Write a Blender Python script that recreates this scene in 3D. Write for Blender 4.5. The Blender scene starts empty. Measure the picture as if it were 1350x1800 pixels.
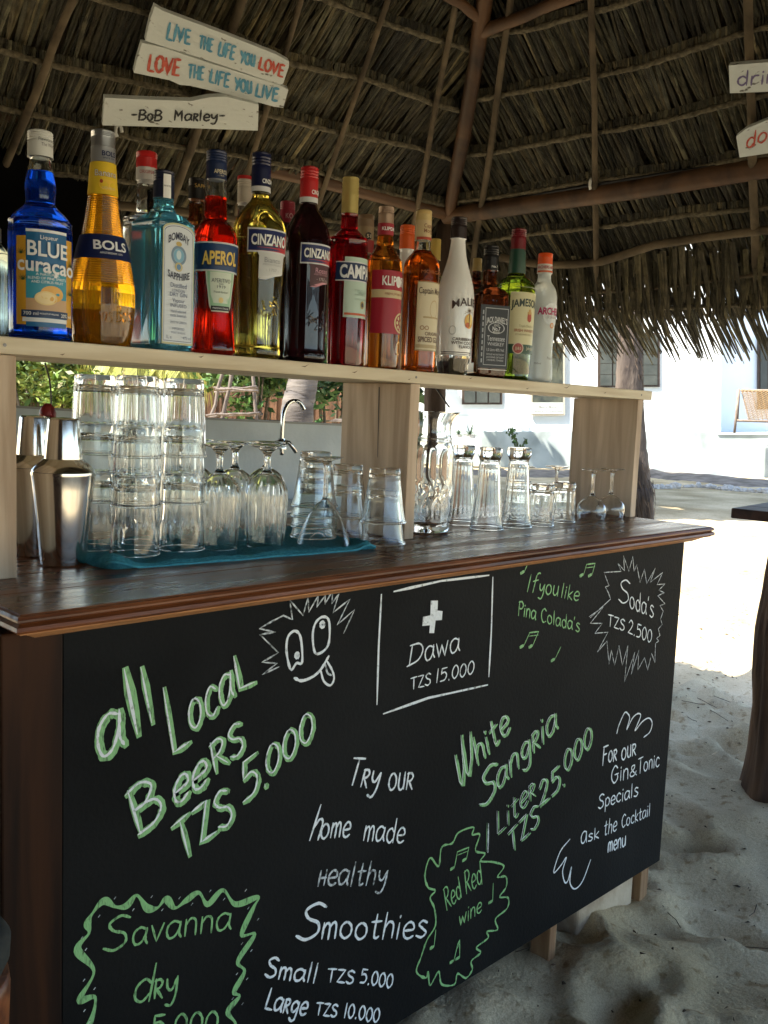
import bpy, bmesh, math, random
from mathutils import Vector, Matrix, noise
random.seed(7)
R = math.radians
SC = bpy.context.scene
COL = SC.collection

# ------------------------------------------------------------------ camera
CF, YAW, PITCH, ROLL, CY, CZ = 1618.04, .7906, -.1107, .0412, -1.2397, 1.4093
_f = Vector((math.cos(PITCH)*math.cos(YAW), math.cos(PITCH)*math.sin(YAW), math.sin(PITCH)))
_r0 = Vector((math.sin(YAW), -math.cos(YAW), 0)); _u0 = _r0.cross(_f)
CR = math.cos(ROLL)*_r0 + math.sin(ROLL)*_u0
CU = -math.sin(ROLL)*_r0 + math.cos(ROLL)*_u0
CO = Vector((0, CY, CZ))
cam = bpy.data.cameras.new('camera'); cam_o = bpy.data.objects.new('camera', cam); COL.objects.link(cam_o)
cam_o.matrix_world = Matrix(((CR.x, CU.x, -_f.x, CO.x), (CR.y, CU.y, -_f.y, CO.y), (CR.z, CU.z, -_f.z, CO.z), (0, 0, 0, 1)))
cam.sensor_fit = 'VERTICAL'; cam.sensor_height = 24; cam.lens = 24*CF/1800
cam.clip_start = .05; cam.clip_end = 2000
SC.camera = cam_o

# ------------------------------------------------------------------ world, sun, exposure
SUN_DIR = Vector((-.75, .30, 1.06)).normalized()          # towards the sun
w = bpy.data.worlds.new('World'); SC.world = w; w.use_nodes = True
nt = w.node_tree; sky = nt.nodes.new('ShaderNodeTexSky'); sky.sky_type = 'NISHITA'; sky.sun_disc = False
sky.sun_elevation = math.asin(SUN_DIR.z); sky.sun_rotation = math.atan2(SUN_DIR.x, SUN_DIR.y)
nt.links.new(sky.outputs[0], nt.nodes['Background'].inputs[0]); nt.nodes['Background'].inputs[1].default_value = .15
sl = bpy.data.lights.new('sun', 'SUN'); sl.energy = 4.5; sl.angle = R(.5); sl.color = (1, .95, .86)
so = bpy.data.objects.new('sun', sl); COL.objects.link(so); so.rotation_euler = SUN_DIR.to_track_quat('Z', 'Y').to_euler()
vs = SC.view_settings; vs.view_transform = 'Standard'; vs.look = 'None'; vs.gamma = 1; vs.exposure = 2.0
cy = SC.cycles
cy.max_bounces = 20; cy.transmission_bounces = 20; cy.glossy_bounces = 6; cy.diffuse_bounces = 4; cy.transparent_max_bounces = 16
cy.sample_clamp_indirect = 6; cy.use_denoising = True; cy.blur_glossy = .3

# ------------------------------------------------------------------ pixel -> place helpers (photo pixels, 1350 x 1800)
def ray(x, y): return _f + CR*((x-675)/CF) - CU*((y-900)/CF)
def onY(x, y, Y): d = ray(x, y); return CO + d*((Y-CO.y)/d.y)
def onZ(x, y, Z): d = ray(x, y); return CO + d*((Z-CO.z)/d.z)
def onX(x, y, X): d = ray(x, y); return CO + d*((X-CO.x)/d.x)
def onP(x, y, p, n): d = ray(x, y); return CO + d*((p-CO).dot(n)/d.dot(n))
def at(x, y, D): return CO + ray(x, y)*D
def depth(p): return (p-CO).dot(_f)

# ------------------------------------------------------------------ materials
MATS = {}
def nn(nt, t, **k):
    n = nt.nodes.new(t)
    for a, b in k.items(): setattr(n, a, b)
    return n
def mat(name, col, rough=.6, col2=None, scale=20, stretch=(1, 1, 1), bump=0, bscale=None, metal=0, detail=4, ramp=(.35, .65), tint=False, spec=.5,
        trans=0, ior=1.45, coat=0, rough2=None, sss=0, dist=0, coord='Object'):
    if name in MATS: return MATS[name]
    m = bpy.data.materials.new(name); m.use_nodes = True; t = m.node_tree; b = t.nodes['Principled BSDF']
    b.inputs['Roughness'].default_value = rough; b.inputs['Metallic'].default_value = metal
    b.inputs['Specular IOR Level'].default_value = spec; b.inputs['IOR'].default_value = ior
    b.inputs['Transmission Weight'].default_value = trans; b.inputs['Coat Weight'].default_value = coat
    b.inputs['Base Color'].default_value = (*col, 1)
    out = None
    if col2 or bump:
        tc = nn(t, 'ShaderNodeTexCoord'); mp = nn(t, 'ShaderNodeMapping'); mp.inputs['Scale'].default_value = stretch
        t.links.new(tc.outputs[coord], mp.inputs[0])
        no = nn(t, 'ShaderNodeTexNoise'); no.inputs['Scale'].default_value = scale; no.inputs['Detail'].default_value = detail
        no.inputs['Distortion'].default_value = dist
        t.links.new(mp.outputs[0], no.inputs['Vector'])
    if col2:
        rp = nn(t, 'ShaderNodeValToRGB'); rp.color_ramp.elements[0].position = ramp[0]; rp.color_ramp.elements[1].position = ramp[1]
        rp.color_ramp.elements[0].color = (*col, 1); rp.color_ramp.elements[1].color = (*col2, 1)
        t.links.new(no.outputs[0], rp.inputs[0]); out = rp.outputs[0]
        if rough2 is not None:
            mr = nn(t, 'ShaderNodeMapRange'); mr.inputs['To Min'].default_value = rough; mr.inputs['To Max'].default_value = rough2
            mr.inputs['From Min'].default_value = .3; mr.inputs['From Max'].default_value = .7
            t.links.new(no.outputs[0], mr.inputs[0]); t.links.new(mr.outputs[0], b.inputs['Roughness'])
    if tint:                                               # per-piece colour of its own, held in the mesh
        at_ = nn(t, 'ShaderNodeAttribute'); at_.attribute_name = 'tint'
        mx = nn(t, 'ShaderNodeMix', data_type='RGBA', blend_type='MULTIPLY'); mx.inputs[0].default_value = 1
        if out: t.links.new(out, mx.inputs[6])
        else: mx.inputs[6].default_value = (*col, 1)
        t.links.new(at_.outputs[0], mx.inputs[7]); out = mx.outputs[2]
    if out: t.links.new(out, b.inputs['Base Color'])
    if bump:
        n2 = nn(t, 'ShaderNodeTexNoise'); n2.inputs['Scale'].default_value = bscale or scale; n2.inputs['Detail'].default_value = 5
        t.links.new(mp.outputs[0], n2.inputs['Vector'])
        bp = nn(t, 'ShaderNodeBump'); bp.inputs['Strength'].default_value = bump; bp.inputs['Distance'].default_value = .01
        t.links.new(n2.outputs[0], bp.inputs['Height']); t.links.new(bp.outputs[0], b.inputs['Normal'])
    MATS[name] = m
    return m

# ------------------------------------------------------------------ object helpers
def tag(o, label=None, cat=None, group=None, kind=None):
    if label: o['label'] = label
    if cat: o['category'] = cat
    if group: o['group'] = group
    if kind: o['kind'] = kind
    return o
def thing(name, loc, label, cat, group=None, rz=0):
    o = bpy.data.objects.new(name, None); COL.objects.link(o); o.location = loc; o.rotation_euler = (0, 0, rz)
    o.empty_display_size = .05
    return tag(o, label, cat, group)
def mk(name, vs_, fs, m, parent=None, smooth=False, local=False, mats=None, tints=None, ang=None):
    me = bpy.data.meshes.new(name)
    if parent is not None and not local:
        T = top_matrix(parent).inverted(); vs_ = [T @ Vector(v) for v in vs_]
    me.from_pydata([tuple(v) for v in vs_], [], fs); me.update()
    if isinstance(m, (list, tuple)):
        for q in m: me.materials.append(q)
    else: me.materials.append(m)
    if mats: me.polygons.foreach_set('material_index', mats)
    if smooth: me.polygons.foreach_set('use_smooth', [True]*len(me.polygons))
    if ang is not None: me.set_sharp_from_angle(angle=R(ang))
    if tints:
        a = me.color_attributes.new('tint', 'FLOAT_COLOR', 'CORNER'); flat = []
        for p, c in zip(me.polygons, tints):
            for _ in range(p.loop_total): flat.extend((c[0], c[1], c[2], 1))
        a.data.foreach_set('color', flat)
    o = bpy.data.objects.new(name, me); COL.objects.link(o)
    if parent is not None: o.parent = parent
    return o
def top_matrix(p):
    M = Matrix.Translation(p.location) @ p.rotation_euler.to_matrix().to_4x4()
    return top_matrix(p.parent) @ M if p.parent else M
class MB:
    """collects verts / faces (+ tint per face)"""
    def __init__(s): s.v = []; s.f = []; s.t = []
    def add(s, v, f, tint=None):
        n = len(s.v); s.v.extend([Vector(q) for q in v]); s.f.extend([tuple(i+n for i in q) for q in f])
        s.t.extend([tint or (1, 1, 1)]*len(f)); return s
    def box(s, lo, hi, tint=None):
        x0, y0, z0 = lo; x1, y1, z1 = hi
        return s.add([(x0,y0,z0),(x1,y0,z0),(x1,y1,z0),(x0,y1,z0),(x0,y0,z1),(x1,y0,z1),(x1,y1,z1),(x0,y1,z1)],
            [(0,3,2,1),(4,5,6,7),(0,1,5,4),(1,2,6,5),(2,3,7,6),(3,0,4,7)], tint)
    def tube(s, pts, rad, seg=8, tint=None, cap=True, jag=0):
        pts = [Vector(p) for p in pts]; n = len(pts); V = []; F = []
        a = (pts[1]-pts[0]).normalized(); ref = Vector((0, 0, 1)) if abs(a.z) < .9 else Vector((1, 0, 0))
        for i, p in enumerate(pts):
            d = (pts[min(i+1, n-1)]-pts[max(i-1, 0)]).normalized()
            x = d.cross(ref).normalized(); y = x.cross(d)
            r = rad[i] if isinstance(rad, (list, tuple)) else rad
            for k in range(seg):
                q = 2*math.pi*k/seg; rr = r*(1+random.uniform(-jag, jag)); V.append(p+(x*math.cos(q)+y*math.sin(q))*rr)
        for i in range(n-1):
            for k in range(seg):
                F.append((i*seg+k, i*seg+(k+1) % seg, (i+1)*seg+(k+1) % seg, (i+1)*seg+k))
        if cap: F.append(tuple(range(seg-1, -1, -1))); F.append(tuple((n-1)*seg+k for k in range(seg)))
        return s.add(V, F, tint)
    def lathe(s, prof, seg=32, c=(0, 0, 0), fold=None, tint=None, closed=False, shape=None, capb=True, capt=True):
        V = []; F = []; n = len(prof); c = Vector(c)
        for i, (r, z) in enumerate(prof):
            for k in range(seg):
                q = 2*math.pi*k/seg; rr = r*(fold(q, i, z) if fold else 1)
                if shape: x, y = shape(q, rr)
                else: x, y = rr*math.cos(q), rr*math.sin(q)
                V.append(c+Vector((x, y, z)))
        m = n if closed else n-1
        for i in range(m):
            j = (i+1) % n
            for k in range(seg): F.append((i*seg+k, i*seg+(k+1) % seg, j*seg+(k+1) % seg, j*seg+k))
        if not closed:
            if capb: F.append(tuple(range(seg-1, -1, -1)))
            if capt: F.append(tuple((n-1)*seg+k for k in range(seg)))
        return s.add(V, F, tint)
    def out(s, name, m, parent=None, smooth=False, local=False, tint=False, ang=None):
        return mk(name, s.v, s.f, m, parent, smooth, local, tints=s.t if tint else None, ang=ang)
def bevel(o, w=.003, seg=2):
    bm = bmesh.new(); bm.from_mesh(o.data)
    bmesh.ops.bevel(bm, geom=bm.edges[:], offset=w, segments=seg, affect='EDGES', profile=.5)
    bm.to_mesh(o.data); bm.free(); return o
def copy_tree(o, parent=None):
    c = o.copy(); COL.objects.link(c); c.parent = parent
    for ch in list(o.children): copy_tree(ch, c)
    return c
def catmull(P, n=6):
    P = [Vector(p) for p in P]
    if len(P) < 3: return P
    closed = (P[0]-P[-1]).length < 1e-6
    out = []
    for i in range(len(P)-1):
        p1, p2 = P[i], P[i+1]
        p0 = P[i-1] if i else (P[-2] if closed else P[0]*2-P[1])
        p3 = P[i+2] if i+2 < len(P) else (P[1] if closed else P[-1]*2-P[-2])
        for k in range(n):
            t = k/n; out.append(.5*((2*p1)+(p2-p0)*t+(2*p0-5*p1+4*p2-p3)*t*t+(3*p1-p0-3*p2+p3)*t**3))
    out.append(P[-1]); return out
def rnd(a, b): return random.uniform(a, b)

# wood grain with long figure along one axis
def wood(name, c1, c2, rough, axis, scale=9, bump=.25, coat=0, rough2=None, k=12, dist=.6, spec=.5):
    st = [k, k, k]; st[axis] = 1
    return mat(name, c1, rough, c2, scale=scale, stretch=tuple(q*.35 for q in st), bump=bump, coat=coat, rough2=rough2, detail=6, dist=dist, spec=spec)
"""materials"""
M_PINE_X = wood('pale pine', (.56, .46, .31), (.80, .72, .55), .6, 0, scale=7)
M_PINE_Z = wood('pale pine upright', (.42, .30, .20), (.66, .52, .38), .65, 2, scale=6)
M_TOP = wood('varnished counter', (.060, .018, .008), (.27, .10, .044), .20, 0, scale=6, bump=.10, rough2=.38, spec=.38)
M_TRIM = wood('orange brown trim', (.075, .020, .006), (.22, .070, .020), .4, 0, scale=10, bump=.2)
M_TRIM2 = wood('pale orange trim', (.36, .15, .055), (.58, .28, .12), .5, 0, scale=14, bump=.3)
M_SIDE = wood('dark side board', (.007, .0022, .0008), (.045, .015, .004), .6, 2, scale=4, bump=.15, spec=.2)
M_BOARD = mat('chalkboard paint', (.0038, .0043, .0045), .72, (.0105, .0112, .0112), scale=2.2, bump=.12, bscale=120, spec=.16, detail=9, ramp=(.42, .78), dist=.8)
M_FOOT = wood('rough timber foot', (.20, .10, .045), (.36, .22, .11), .8, 2, scale=8)
M_POLE = wood('red brown pole', (.024, .011, .0045), (.105, .050, .020), .6, 0, scale=5, bump=.4, k=4)
M_POLE2 = wood('weathered grey pole', (.050, .036, .020), (.14, .105, .062), .85, 0, scale=6, bump=.6, k=4)
M_BARK = mat('post bark', (.022, .013, .009), .8, (.09, .055, .036), scale=6, stretch=(3, 3, .5), bump=1, bscale=14)
M_THATCH = mat('dry palm thatch', (.060, .052, .032), .75, (.135, .118, .074), scale=30, stretch=(1, 1, 1), tint=True, bump=.5, bscale=120)
M_ROPE = mat('pale palm binding', (.065, .055, .033), .85, (.155, .13, .082), scale=60, bump=.8, bscale=90)
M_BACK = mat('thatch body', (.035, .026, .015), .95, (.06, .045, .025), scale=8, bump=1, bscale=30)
M_SAND = mat('sand', (.40, .33, .235), .95, (.60, .52, .40), scale=1.7, bump=.5, bscale=70, detail=8, ramp=(.3, .72), spec=.15, coord='Generated') if False else None
M_PAINTG = mat('green paint', (.035, .085, .03), .55, (.24, .50, .20), scale=70, stretch=(3, 3, 1), ramp=(.27, .47), detail=9, bump=.3, bscale=150)
M_PAINTW = mat('white paint', (.20, .23, .22), .55, (.76, .80, .80), scale=90, ramp=(.27, .43), detail=9, bump=.3, bscale=150)
M_PAINTF = mat('thin white paint', (.05, .06, .06), .6, (.58, .62, .62), scale=110, ramp=(.33, .55), detail=9)
M_CAP = {}
def plain(name, c, rough=.45, metal=0, spec=.5, bump=0, bscale=60, coat=0): return mat(name, c, rough, metal=metal, spec=spec, bump=bump, bscale=bscale, coat=coat)

# ================================================================== SETTING: ground, roof, walls, building
def lines(lo, hi, a, b, step, far):
    L = [a]; s = step; x = a
    while x < b: x += step; L.append(x)
    while x < hi: s *= far; x += s; L.append(min(x, hi))
    s = step; x = a
    while x > lo: s *= far; x -= s; L.insert(0, max(x, lo))
    return L
GX = lines(-250, 400, .9, 6.0, .032, 1.13); GY = lines(-250, 400, -1.3, 2.6, .032, 1.13)
feet = []
rr = random.Random(5)
for _ in range(420):
    feet.append((rr.uniform(1.0, 7.5), rr.uniform(-1.4, 4.5), rr.uniform(.10, .22), rr.uniform(.06, .10), rr.uniform(0, 6.28), rr.uniform(.022, .052)))
cell = {}
for ft in feet:
    for i in range(-1, 2):
        for j in range(-1, 2): cell.setdefault((int(ft[0]//.4)+i, int(ft[1]//.4)+j), []).append(ft)
def gz(x, y):
    near = math.exp(-max(0, math.hypot(x-3, y-.5)-5)/8)
    z = .040*noise.noise(Vector((x*.55, y*.55, 0))) + near*(.058*noise.noise(Vector((x*1.7, y*1.7, 3))) + -0.0+.034*noise.noise(Vector((x*4.5, y*4.5, 8)))+.010*noise.noise(Vector((x*11, y*13, 5))))
    for fx, fy, l, w_, a, dz in cell.get((int(x//.4), int(y//.4)), ()):
        dx, dy = x-fx, y-fy; u = (dx*math.cos(a)+dy*math.sin(a))/l; v = (-dx*math.sin(a)+dy*math.cos(a))/w_; q = u*u+v*v
        if q < 4: z += -dz*math.exp(-q*1.8) + dz*.45*math.exp(-(math.sqrt(q)-1.15)**2*9)
    return z*(1 if abs(x)+abs(y) < 60 else .3) + .006
V = [(x, y, gz(x, y)) for y in GY for x in GX]; nx = len(GX)
F = [(j*nx+i, j*nx+i+1, (j+1)*nx+i+1, (j+1)*nx+i) for j in range(len(GY)-1) for i in range(nx-1)]
ms = bpy.data.materials.new('sand'); ms.use_nodes = True; t = ms.node_tree; b = t.nodes['Principled BSDF']; b.inputs['Roughness'].default_value = .95
b.inputs['Specular IOR Level'].default_value = .1
tc = nn(t, 'ShaderNodeTexCoord')
def noi(scale, det, lo, hi, c0, c1):
    n = nn(t, 'ShaderNodeTexNoise'); n.inputs['Scale'].default_value = scale; n.inputs['Detail'].default_value = det; t.links.new(tc.outputs['Object'], n.inputs['Vector'])
    r_ = nn(t, 'ShaderNodeValToRGB'); r_.color_ramp.elements[0].position = lo; r_.color_ramp.elements[1].position = hi
    r_.color_ramp.elements[0].color = (*c0, 1); r_.color_ramp.elements[1].color = (*c1, 1); t.links.new(n.outputs[0], r_.inputs[0]); return n, r_
n1, r1 = noi(1.1, 6, .34, .66, (.40, .32, .185), (.72, .605, .40)); n2, r2 = noi(26, 7, .30, .42, (.62, .55, .47), (1, 1, 1)); n3, r3 = noi(260, 3, .35, .6, (.78, .75, .72), (1.06, 1.04, 1.02))
mx = nn(t, 'ShaderNodeMix', data_type='RGBA', blend_type='MULTIPLY'); mx.inputs[0].default_value = 1
my = nn(t, 'ShaderNodeMix', data_type='RGBA', blend_type='MULTIPLY'); my.inputs[0].default_value = 1
t.links.new(r1.outputs[0], mx.inputs[6]); t.links.new(r2.outputs[0], mx.inputs[7]); t.links.new(mx.outputs[2], my.inputs[6]); t.links.new(r3.outputs[0], my.inputs[7])
t.links.new(my.outputs[2], b.inputs['Base Color'])
bp = nn(t, 'ShaderNodeBump'); bp.inputs['Strength'].default_value = .38; bp.inputs['Distance'].default_value = .012; n4, _ = noi(75, 9, 0, 1, (0, 0, 0), (1, 1, 1))
t.links.new(n4.outputs[0], bp.inputs['Height']); t.links.new(bp.outputs[0], b.inputs['Normal'])
MATS['sand'] = ms
g = mk('sand_ground', V, F, ms, smooth=True); tag(g, kind='structure')

# litter on the sand: leaf scraps, twigs, crumbs
mb = MB(); rr = random.Random(11)
for _ in range(2400):
    x = rr.uniform(1.3, 7.5); y = rr.uniform(-1.4, 4.2); z = gz(x, y)
    a = rr.uniform(0, 6.28); l = rr.choice((.003, .004, .005, .007, .009, .014)) * rr.uniform(.6, 1.4); wd = l*rr.uniform(.12, .6); h = rr.uniform(.001, .006)
    c, s = math.cos(a), math.sin(a); tn = rr.uniform(.35, 1.3)
    P = [(x+c*l, y+s*l, z+h), (x-s*wd+c*l*rr.uniform(-.6, .6), y+c*wd+s*l*rr.uniform(-.5, .5), z+h*.4+.003), (x-c*l*rr.uniform(.5, 1), y-s*l*rr.uniform(.5, 1), z+h), (x+s*wd+c*l*rr.uniform(-.6, .6), y-c*wd, z+.002)]
    mb.add(P+[(x, y, z+h+.004)], [(0, 1, 4), (1, 2, 4), (2, 3, 4), (3, 0, 4), (3, 2, 1, 0)], (tn, tn*.85, tn*.7))
for _ in range(90):
    x = rr.uniform(1.6, 6.5); y = rr.uniform(-1.2, 3.5); a = rr.uniform(0, 6.28); l = rr.uniform(.02, .09)
    P = [Vector((x+math.cos(a)*l*k, y+math.sin(a)*l*k+rr.uniform(-.006, .006), gz(x, y)+.005+rr.uniform(0, .006))) for k in (-1, -.3, .4, 1)]
    mb.tube(P, .0014, 4, (.6, .5, .4))
tag(mb.out('beach_litter', mat('litter', (.10, .075, .05), .9, tint=True), tint=True), 'dry leaf scraps and twigs scattered over the sand', kind='stuff')

# ---------------- roof
C1 = Vector((3.09, 1.553, 2.3)); AP = Vector((1.083, -.676, 4.3))
eL = Vector((-1.837, .306, 0)).normalized(); eR = Vector((.114, -1.356, 0)).normalized()
roof = thing('thatched_roof', C1, 'palm thatched hut roof on red brown poles above the bar', 'thatched roof')
class Facet:
    def __init__(s, e, C=C1):
        s.C = C; s.e = e; n = e.cross(AP-C); n.normalize(); s.n = n if n.z > 0 else -n     # outward (up)
        s.v = (s.n.cross(e)).normalized()
        if s.v.z < 0: s.v = -s.v
        s.sA = (AP-C).dot(e); s.tA = (AP-C).dot(s.v)
    def P(s, a, t, o=0): return s.C + s.e*a + s.v*t + s.n*o
    def st(s, x, y, o=0): p = onP(x, y, s.C+s.n*o, s.n)-s.C; return p.dot(s.e), p.dot(s.v)
    def lo(s, t): return s.sA*max(t, -.9)/s.tA        # hip limit: a >= lo
FL, FR = Facet(eL), Facet(eR)
LEN = {FL: 4.5, FR: 4.3}
rt = random.Random(3)
def thatch(fc, nm, t0, t1, pitch, a_max, sub=1.0):
    t_ = t0; k = 0
    while t_ < t1:
        a0 = fc.lo(t_)-.05; a1 = fc.sA+(a_max-fc.sA)*(1-max(t_, 0)/fc.tA) if t_ > 0 else a_max+.3
        mb = MB(); L = pitch*1.55
        a = a0; off = rt.uniform(0, 10); sag = [rt.uniform(-.02, .02) for _ in range(40)]
        def sg(a): u = abs(a)/.35; i = int(u) % 39; return sag[i]*(1-(u % 1))+sag[i+1]*(u % 1)
        while a < a1:
            w_ = rt.uniform(.006, .016)*sub; ln = L*rt.uniform(.85, 1.1); sk = rt.uniform(-.03, .03)+.012
            base = .45+.6*noise.noise(Vector((a*2.3, t_*5, off)))+rt.uniform(-.22, .32)
            if rt.random() < .14: base *= 2.1
            base = max(.16, base); hue = rt.uniform(-.10, .10)
            tn = (base*(1+hue), base, base*(.95-hue*1.4-rt.uniform(0, .12)))
            o0 = -.008+rt.uniform(-.007, .005); o1 = .012+rt.uniform(0, .03); s_ = sg(a)
            Pp = []
            for (tt, oo, ww, ax) in ((.03, .004, .8, 0), (.008, o0, 1, 0), (-.03, o0+.004, 1, sk*.1), (-.45*ln, -.004+o1*.3, 1.05, sk*.5), (-ln, o1, .45, sk)):
                c_ = fc.P(a+ax, t_+s_+tt, oo); e2 = fc.e*(w_*.5*ww); ft_ = fc.n*(rt.uniform(.002, .007)*ww)
                Pp += [c_-e2, c_-ft_, c_+e2]
            Fs = []
            for i in range(4):
                Fs += [(3*i, 3*i+1, 3*i+4, 3*i+3), (3*i+1, 3*i+2, 3*i+5, 3*i+4)]
            mb.add(Pp, Fs, tn)
            a += w_*rt.uniform(.55, .95)
        o = mb.out('thatch_course', M_THATCH, roof, tint=True); tag(o, kind='stuff')
        bt = MB(); n_ = int((a1-a0)/.022)+2
        bt.tube([fc.P(a0+(a1-a0)*i/n_, t_+sg(a0+(a1-a0)*i/n_), -.016) for i in range(n_+1)], .0095, 7, jag=.3)
        bt.out('batten', M_ROPE, roof, smooth=True)
        # rope binding stitched along the course, a twisted light strand on the inner face
        t_ += pitch; k += 1
thatch(FL, 'L', -.60, FL.tA-.05, .212, 4.6)
thatch(FR, 'R', -.60, FR.tA-.05, .212, 4.4)
# opaque body of the thatch above the inner faces (two layers with thickness)
C2 = C1+eR*3.75; C4 = C1+eL*4.5; C3 = Vector((-.9, -2.55, 2.3))
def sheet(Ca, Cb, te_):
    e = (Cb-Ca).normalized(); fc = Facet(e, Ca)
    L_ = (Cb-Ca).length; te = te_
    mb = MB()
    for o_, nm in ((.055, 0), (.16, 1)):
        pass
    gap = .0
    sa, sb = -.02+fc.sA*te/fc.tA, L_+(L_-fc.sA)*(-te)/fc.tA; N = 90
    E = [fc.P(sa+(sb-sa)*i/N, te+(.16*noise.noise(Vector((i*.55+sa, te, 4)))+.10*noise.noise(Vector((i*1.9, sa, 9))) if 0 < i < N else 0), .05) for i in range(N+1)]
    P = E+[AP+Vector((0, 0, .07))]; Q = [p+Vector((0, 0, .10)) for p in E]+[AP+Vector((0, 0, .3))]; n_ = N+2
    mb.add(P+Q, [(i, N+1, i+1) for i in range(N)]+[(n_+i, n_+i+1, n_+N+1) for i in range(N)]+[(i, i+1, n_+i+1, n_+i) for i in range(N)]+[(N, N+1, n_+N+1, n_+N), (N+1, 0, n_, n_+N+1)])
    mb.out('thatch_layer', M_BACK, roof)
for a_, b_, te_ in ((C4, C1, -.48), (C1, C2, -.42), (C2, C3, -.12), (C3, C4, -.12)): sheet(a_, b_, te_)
# thatch fringe for the two far sides, coarse
for a_, b_ in ((C2, C3), (C3, C4)):
    e = (b_-a_).normalized(); fc = Facet(e, a_); L_ = (b_-a_).length; mb = MB()
    for t_ in [k*.3-.1 for k in range(10)]:
        a = fc.sA*t_/fc.tA; a1 = fc.sA+(L_-fc.sA)*(1-t_/fc.tA)
        while a < a1:
            w_ = rt.uniform(.03, .06); bs = rt.uniform(.25, .9); p0 = fc.P(a, t_, -.01); p1 = fc.P(a+rt.uniform(-.03, .03), t_-.42, .02)
            mb.add([p0-e*w_*.5, p0+e*w_*.5, p1+e*w_*.4, p1-e*w_*.4], [(0, 1, 2, 3)], (bs, bs, bs*.9)); a += w_*.9
    tag(mb.out('thatch_course', M_THATCH, roof, tint=True), kind='stuff')
# eave fringe: ragged blades hanging at the drip edge; the biggest ones each on their own
def blade(p, d, ln, w_, fold, curl):
    side = d.cross(Vector((0, 0, 1))).normalized() if abs(d.z) < .95 else Vector((1, 0, 0))
    side = fold; P = []; n_ = 4
    nrm = side.cross(d).normalized()
    for i in range(n_+1):
        u = i/n_; c_ = p+d*(ln*u)+Vector((0, 0, -1))*(curl*u*u); ww = w_*(1-.25*u) if i < n_ else w_*.18
        P += [c_-side*ww*.5, c_+nrm*ww*.22, c_+side*ww*.5]
    Fs = []
    for i in range(n_): Fs += [(3*i, 3*i+1, 3*i+4, 3*i+3), (3*i+1, 3*i+2, 3*i+5, 3*i+4)]
    return P, Fs
cnt = 0
for fc, amax, big in ((FL, 4.6, False), (FR, 4.4, True)):
    mb = MB(); a = fc.lo(-.7)-.1
    while a < amax:
        base = rt.uniform(.35, 1.1); tn = (base, base*.97, base*rt.uniform(.72, .9))
        near = big and .55 < a < 2.1
        w_ = rt.uniform(.011, .027) if near else rt.uniform(.007, .022)
        corner = max(0, min(1, 1.3-(a-fc.lo(-.7))/.75))
        hang = corner*.14
        P, Fs = blade(fc.P(a, -.36+rt.uniform(-.09, .07), -.012+rt.uniform(-.02, .015)), (-fc.v+fc.e*rt.uniform(-.26, .16)+Vector((0, 0, -rt.uniform(.4, 1.1)))).normalized(), rt.uniform(.10, .235)+hang*.7, w_, fc.e, rt.uniform(0, .05)+hang)
        if near and cnt < 110:
            o = mk('palm_leaf', P, Fs, M_THATCH, roof, tints=[tn]*len(Fs)); cnt += 1
        else: mb.add(P, Fs, tn)
        a += w_*rt.uniform(.16, .32)
    # loose strands
    for _ in range(700):
        a = rt.uniform(fc.lo(-.7)-.1, amax); p = fc.P(a, -.52+rt.uniform(-.06, .05), 0); q = p+Vector((rt.uniform(-.04, .04), rt.uniform(-.04, .04), -rt.uniform(.02, .12)))
        mb.tube([p, (p+q)/2+Vector((rt.uniform(-.01, .01), 0, 0)), q], .0013, 3, (.5, .42, .3))
    tag(mb.out('eave_fringe', M_THATCH, roof, tint=True), kind='stuff')
# loose strands hanging at the corner
mb = MB()
for _ in range(60):
    a = rt.uniform(-.35, .5); fc = rt.choice((FL, FR)); p = fc.P(a, -.68, 0); q = p+Vector((rt.uniform(-.06, .06), rt.uniform(-.06, .06), -rt.uniform(.08, .26)))
    mb.tube([p, (p+q)/2+Vector((rt.uniform(-.02, .02), 0, 0)), q], [.0022, .0016, .0008], 3, (.75, .6, .42))
tag(mb.out('loose_strand', M_THATCH, roof, tint=True), kind='stuff')

def pole(name, P, r0, r1, m, parent=roof, wob=.010, seg=10, n=14):
    P = catmull(P, max(2, n//max(1, len(P)-1))) if len(P) > 2 else [Vector(P[0]).lerp(Vector(P[1]), i/n) for i in range(n+1)]
    o = Vector((rt.uniform(0, 50), rt.uniform(0, 50), 0)); N = len(P)
    Q = [p+Vector((noise.noise(o+Vector((i*.35, 0, 0))), noise.noise(o+Vector((0, i*.35, 5))), noise.noise(o+Vector((3, 0, i*.35)))))*wob for i, p in enumerate(P)]
    rad = [(r0+(r1-r0)*i/(N-1))*(1+.10*noise.noise(o+Vector((i*.6, 9, 9)))) for i in range(N)]
    return MB().tube(Q, rad, seg).out(name, m, parent, smooth=True, ang=60)
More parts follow.
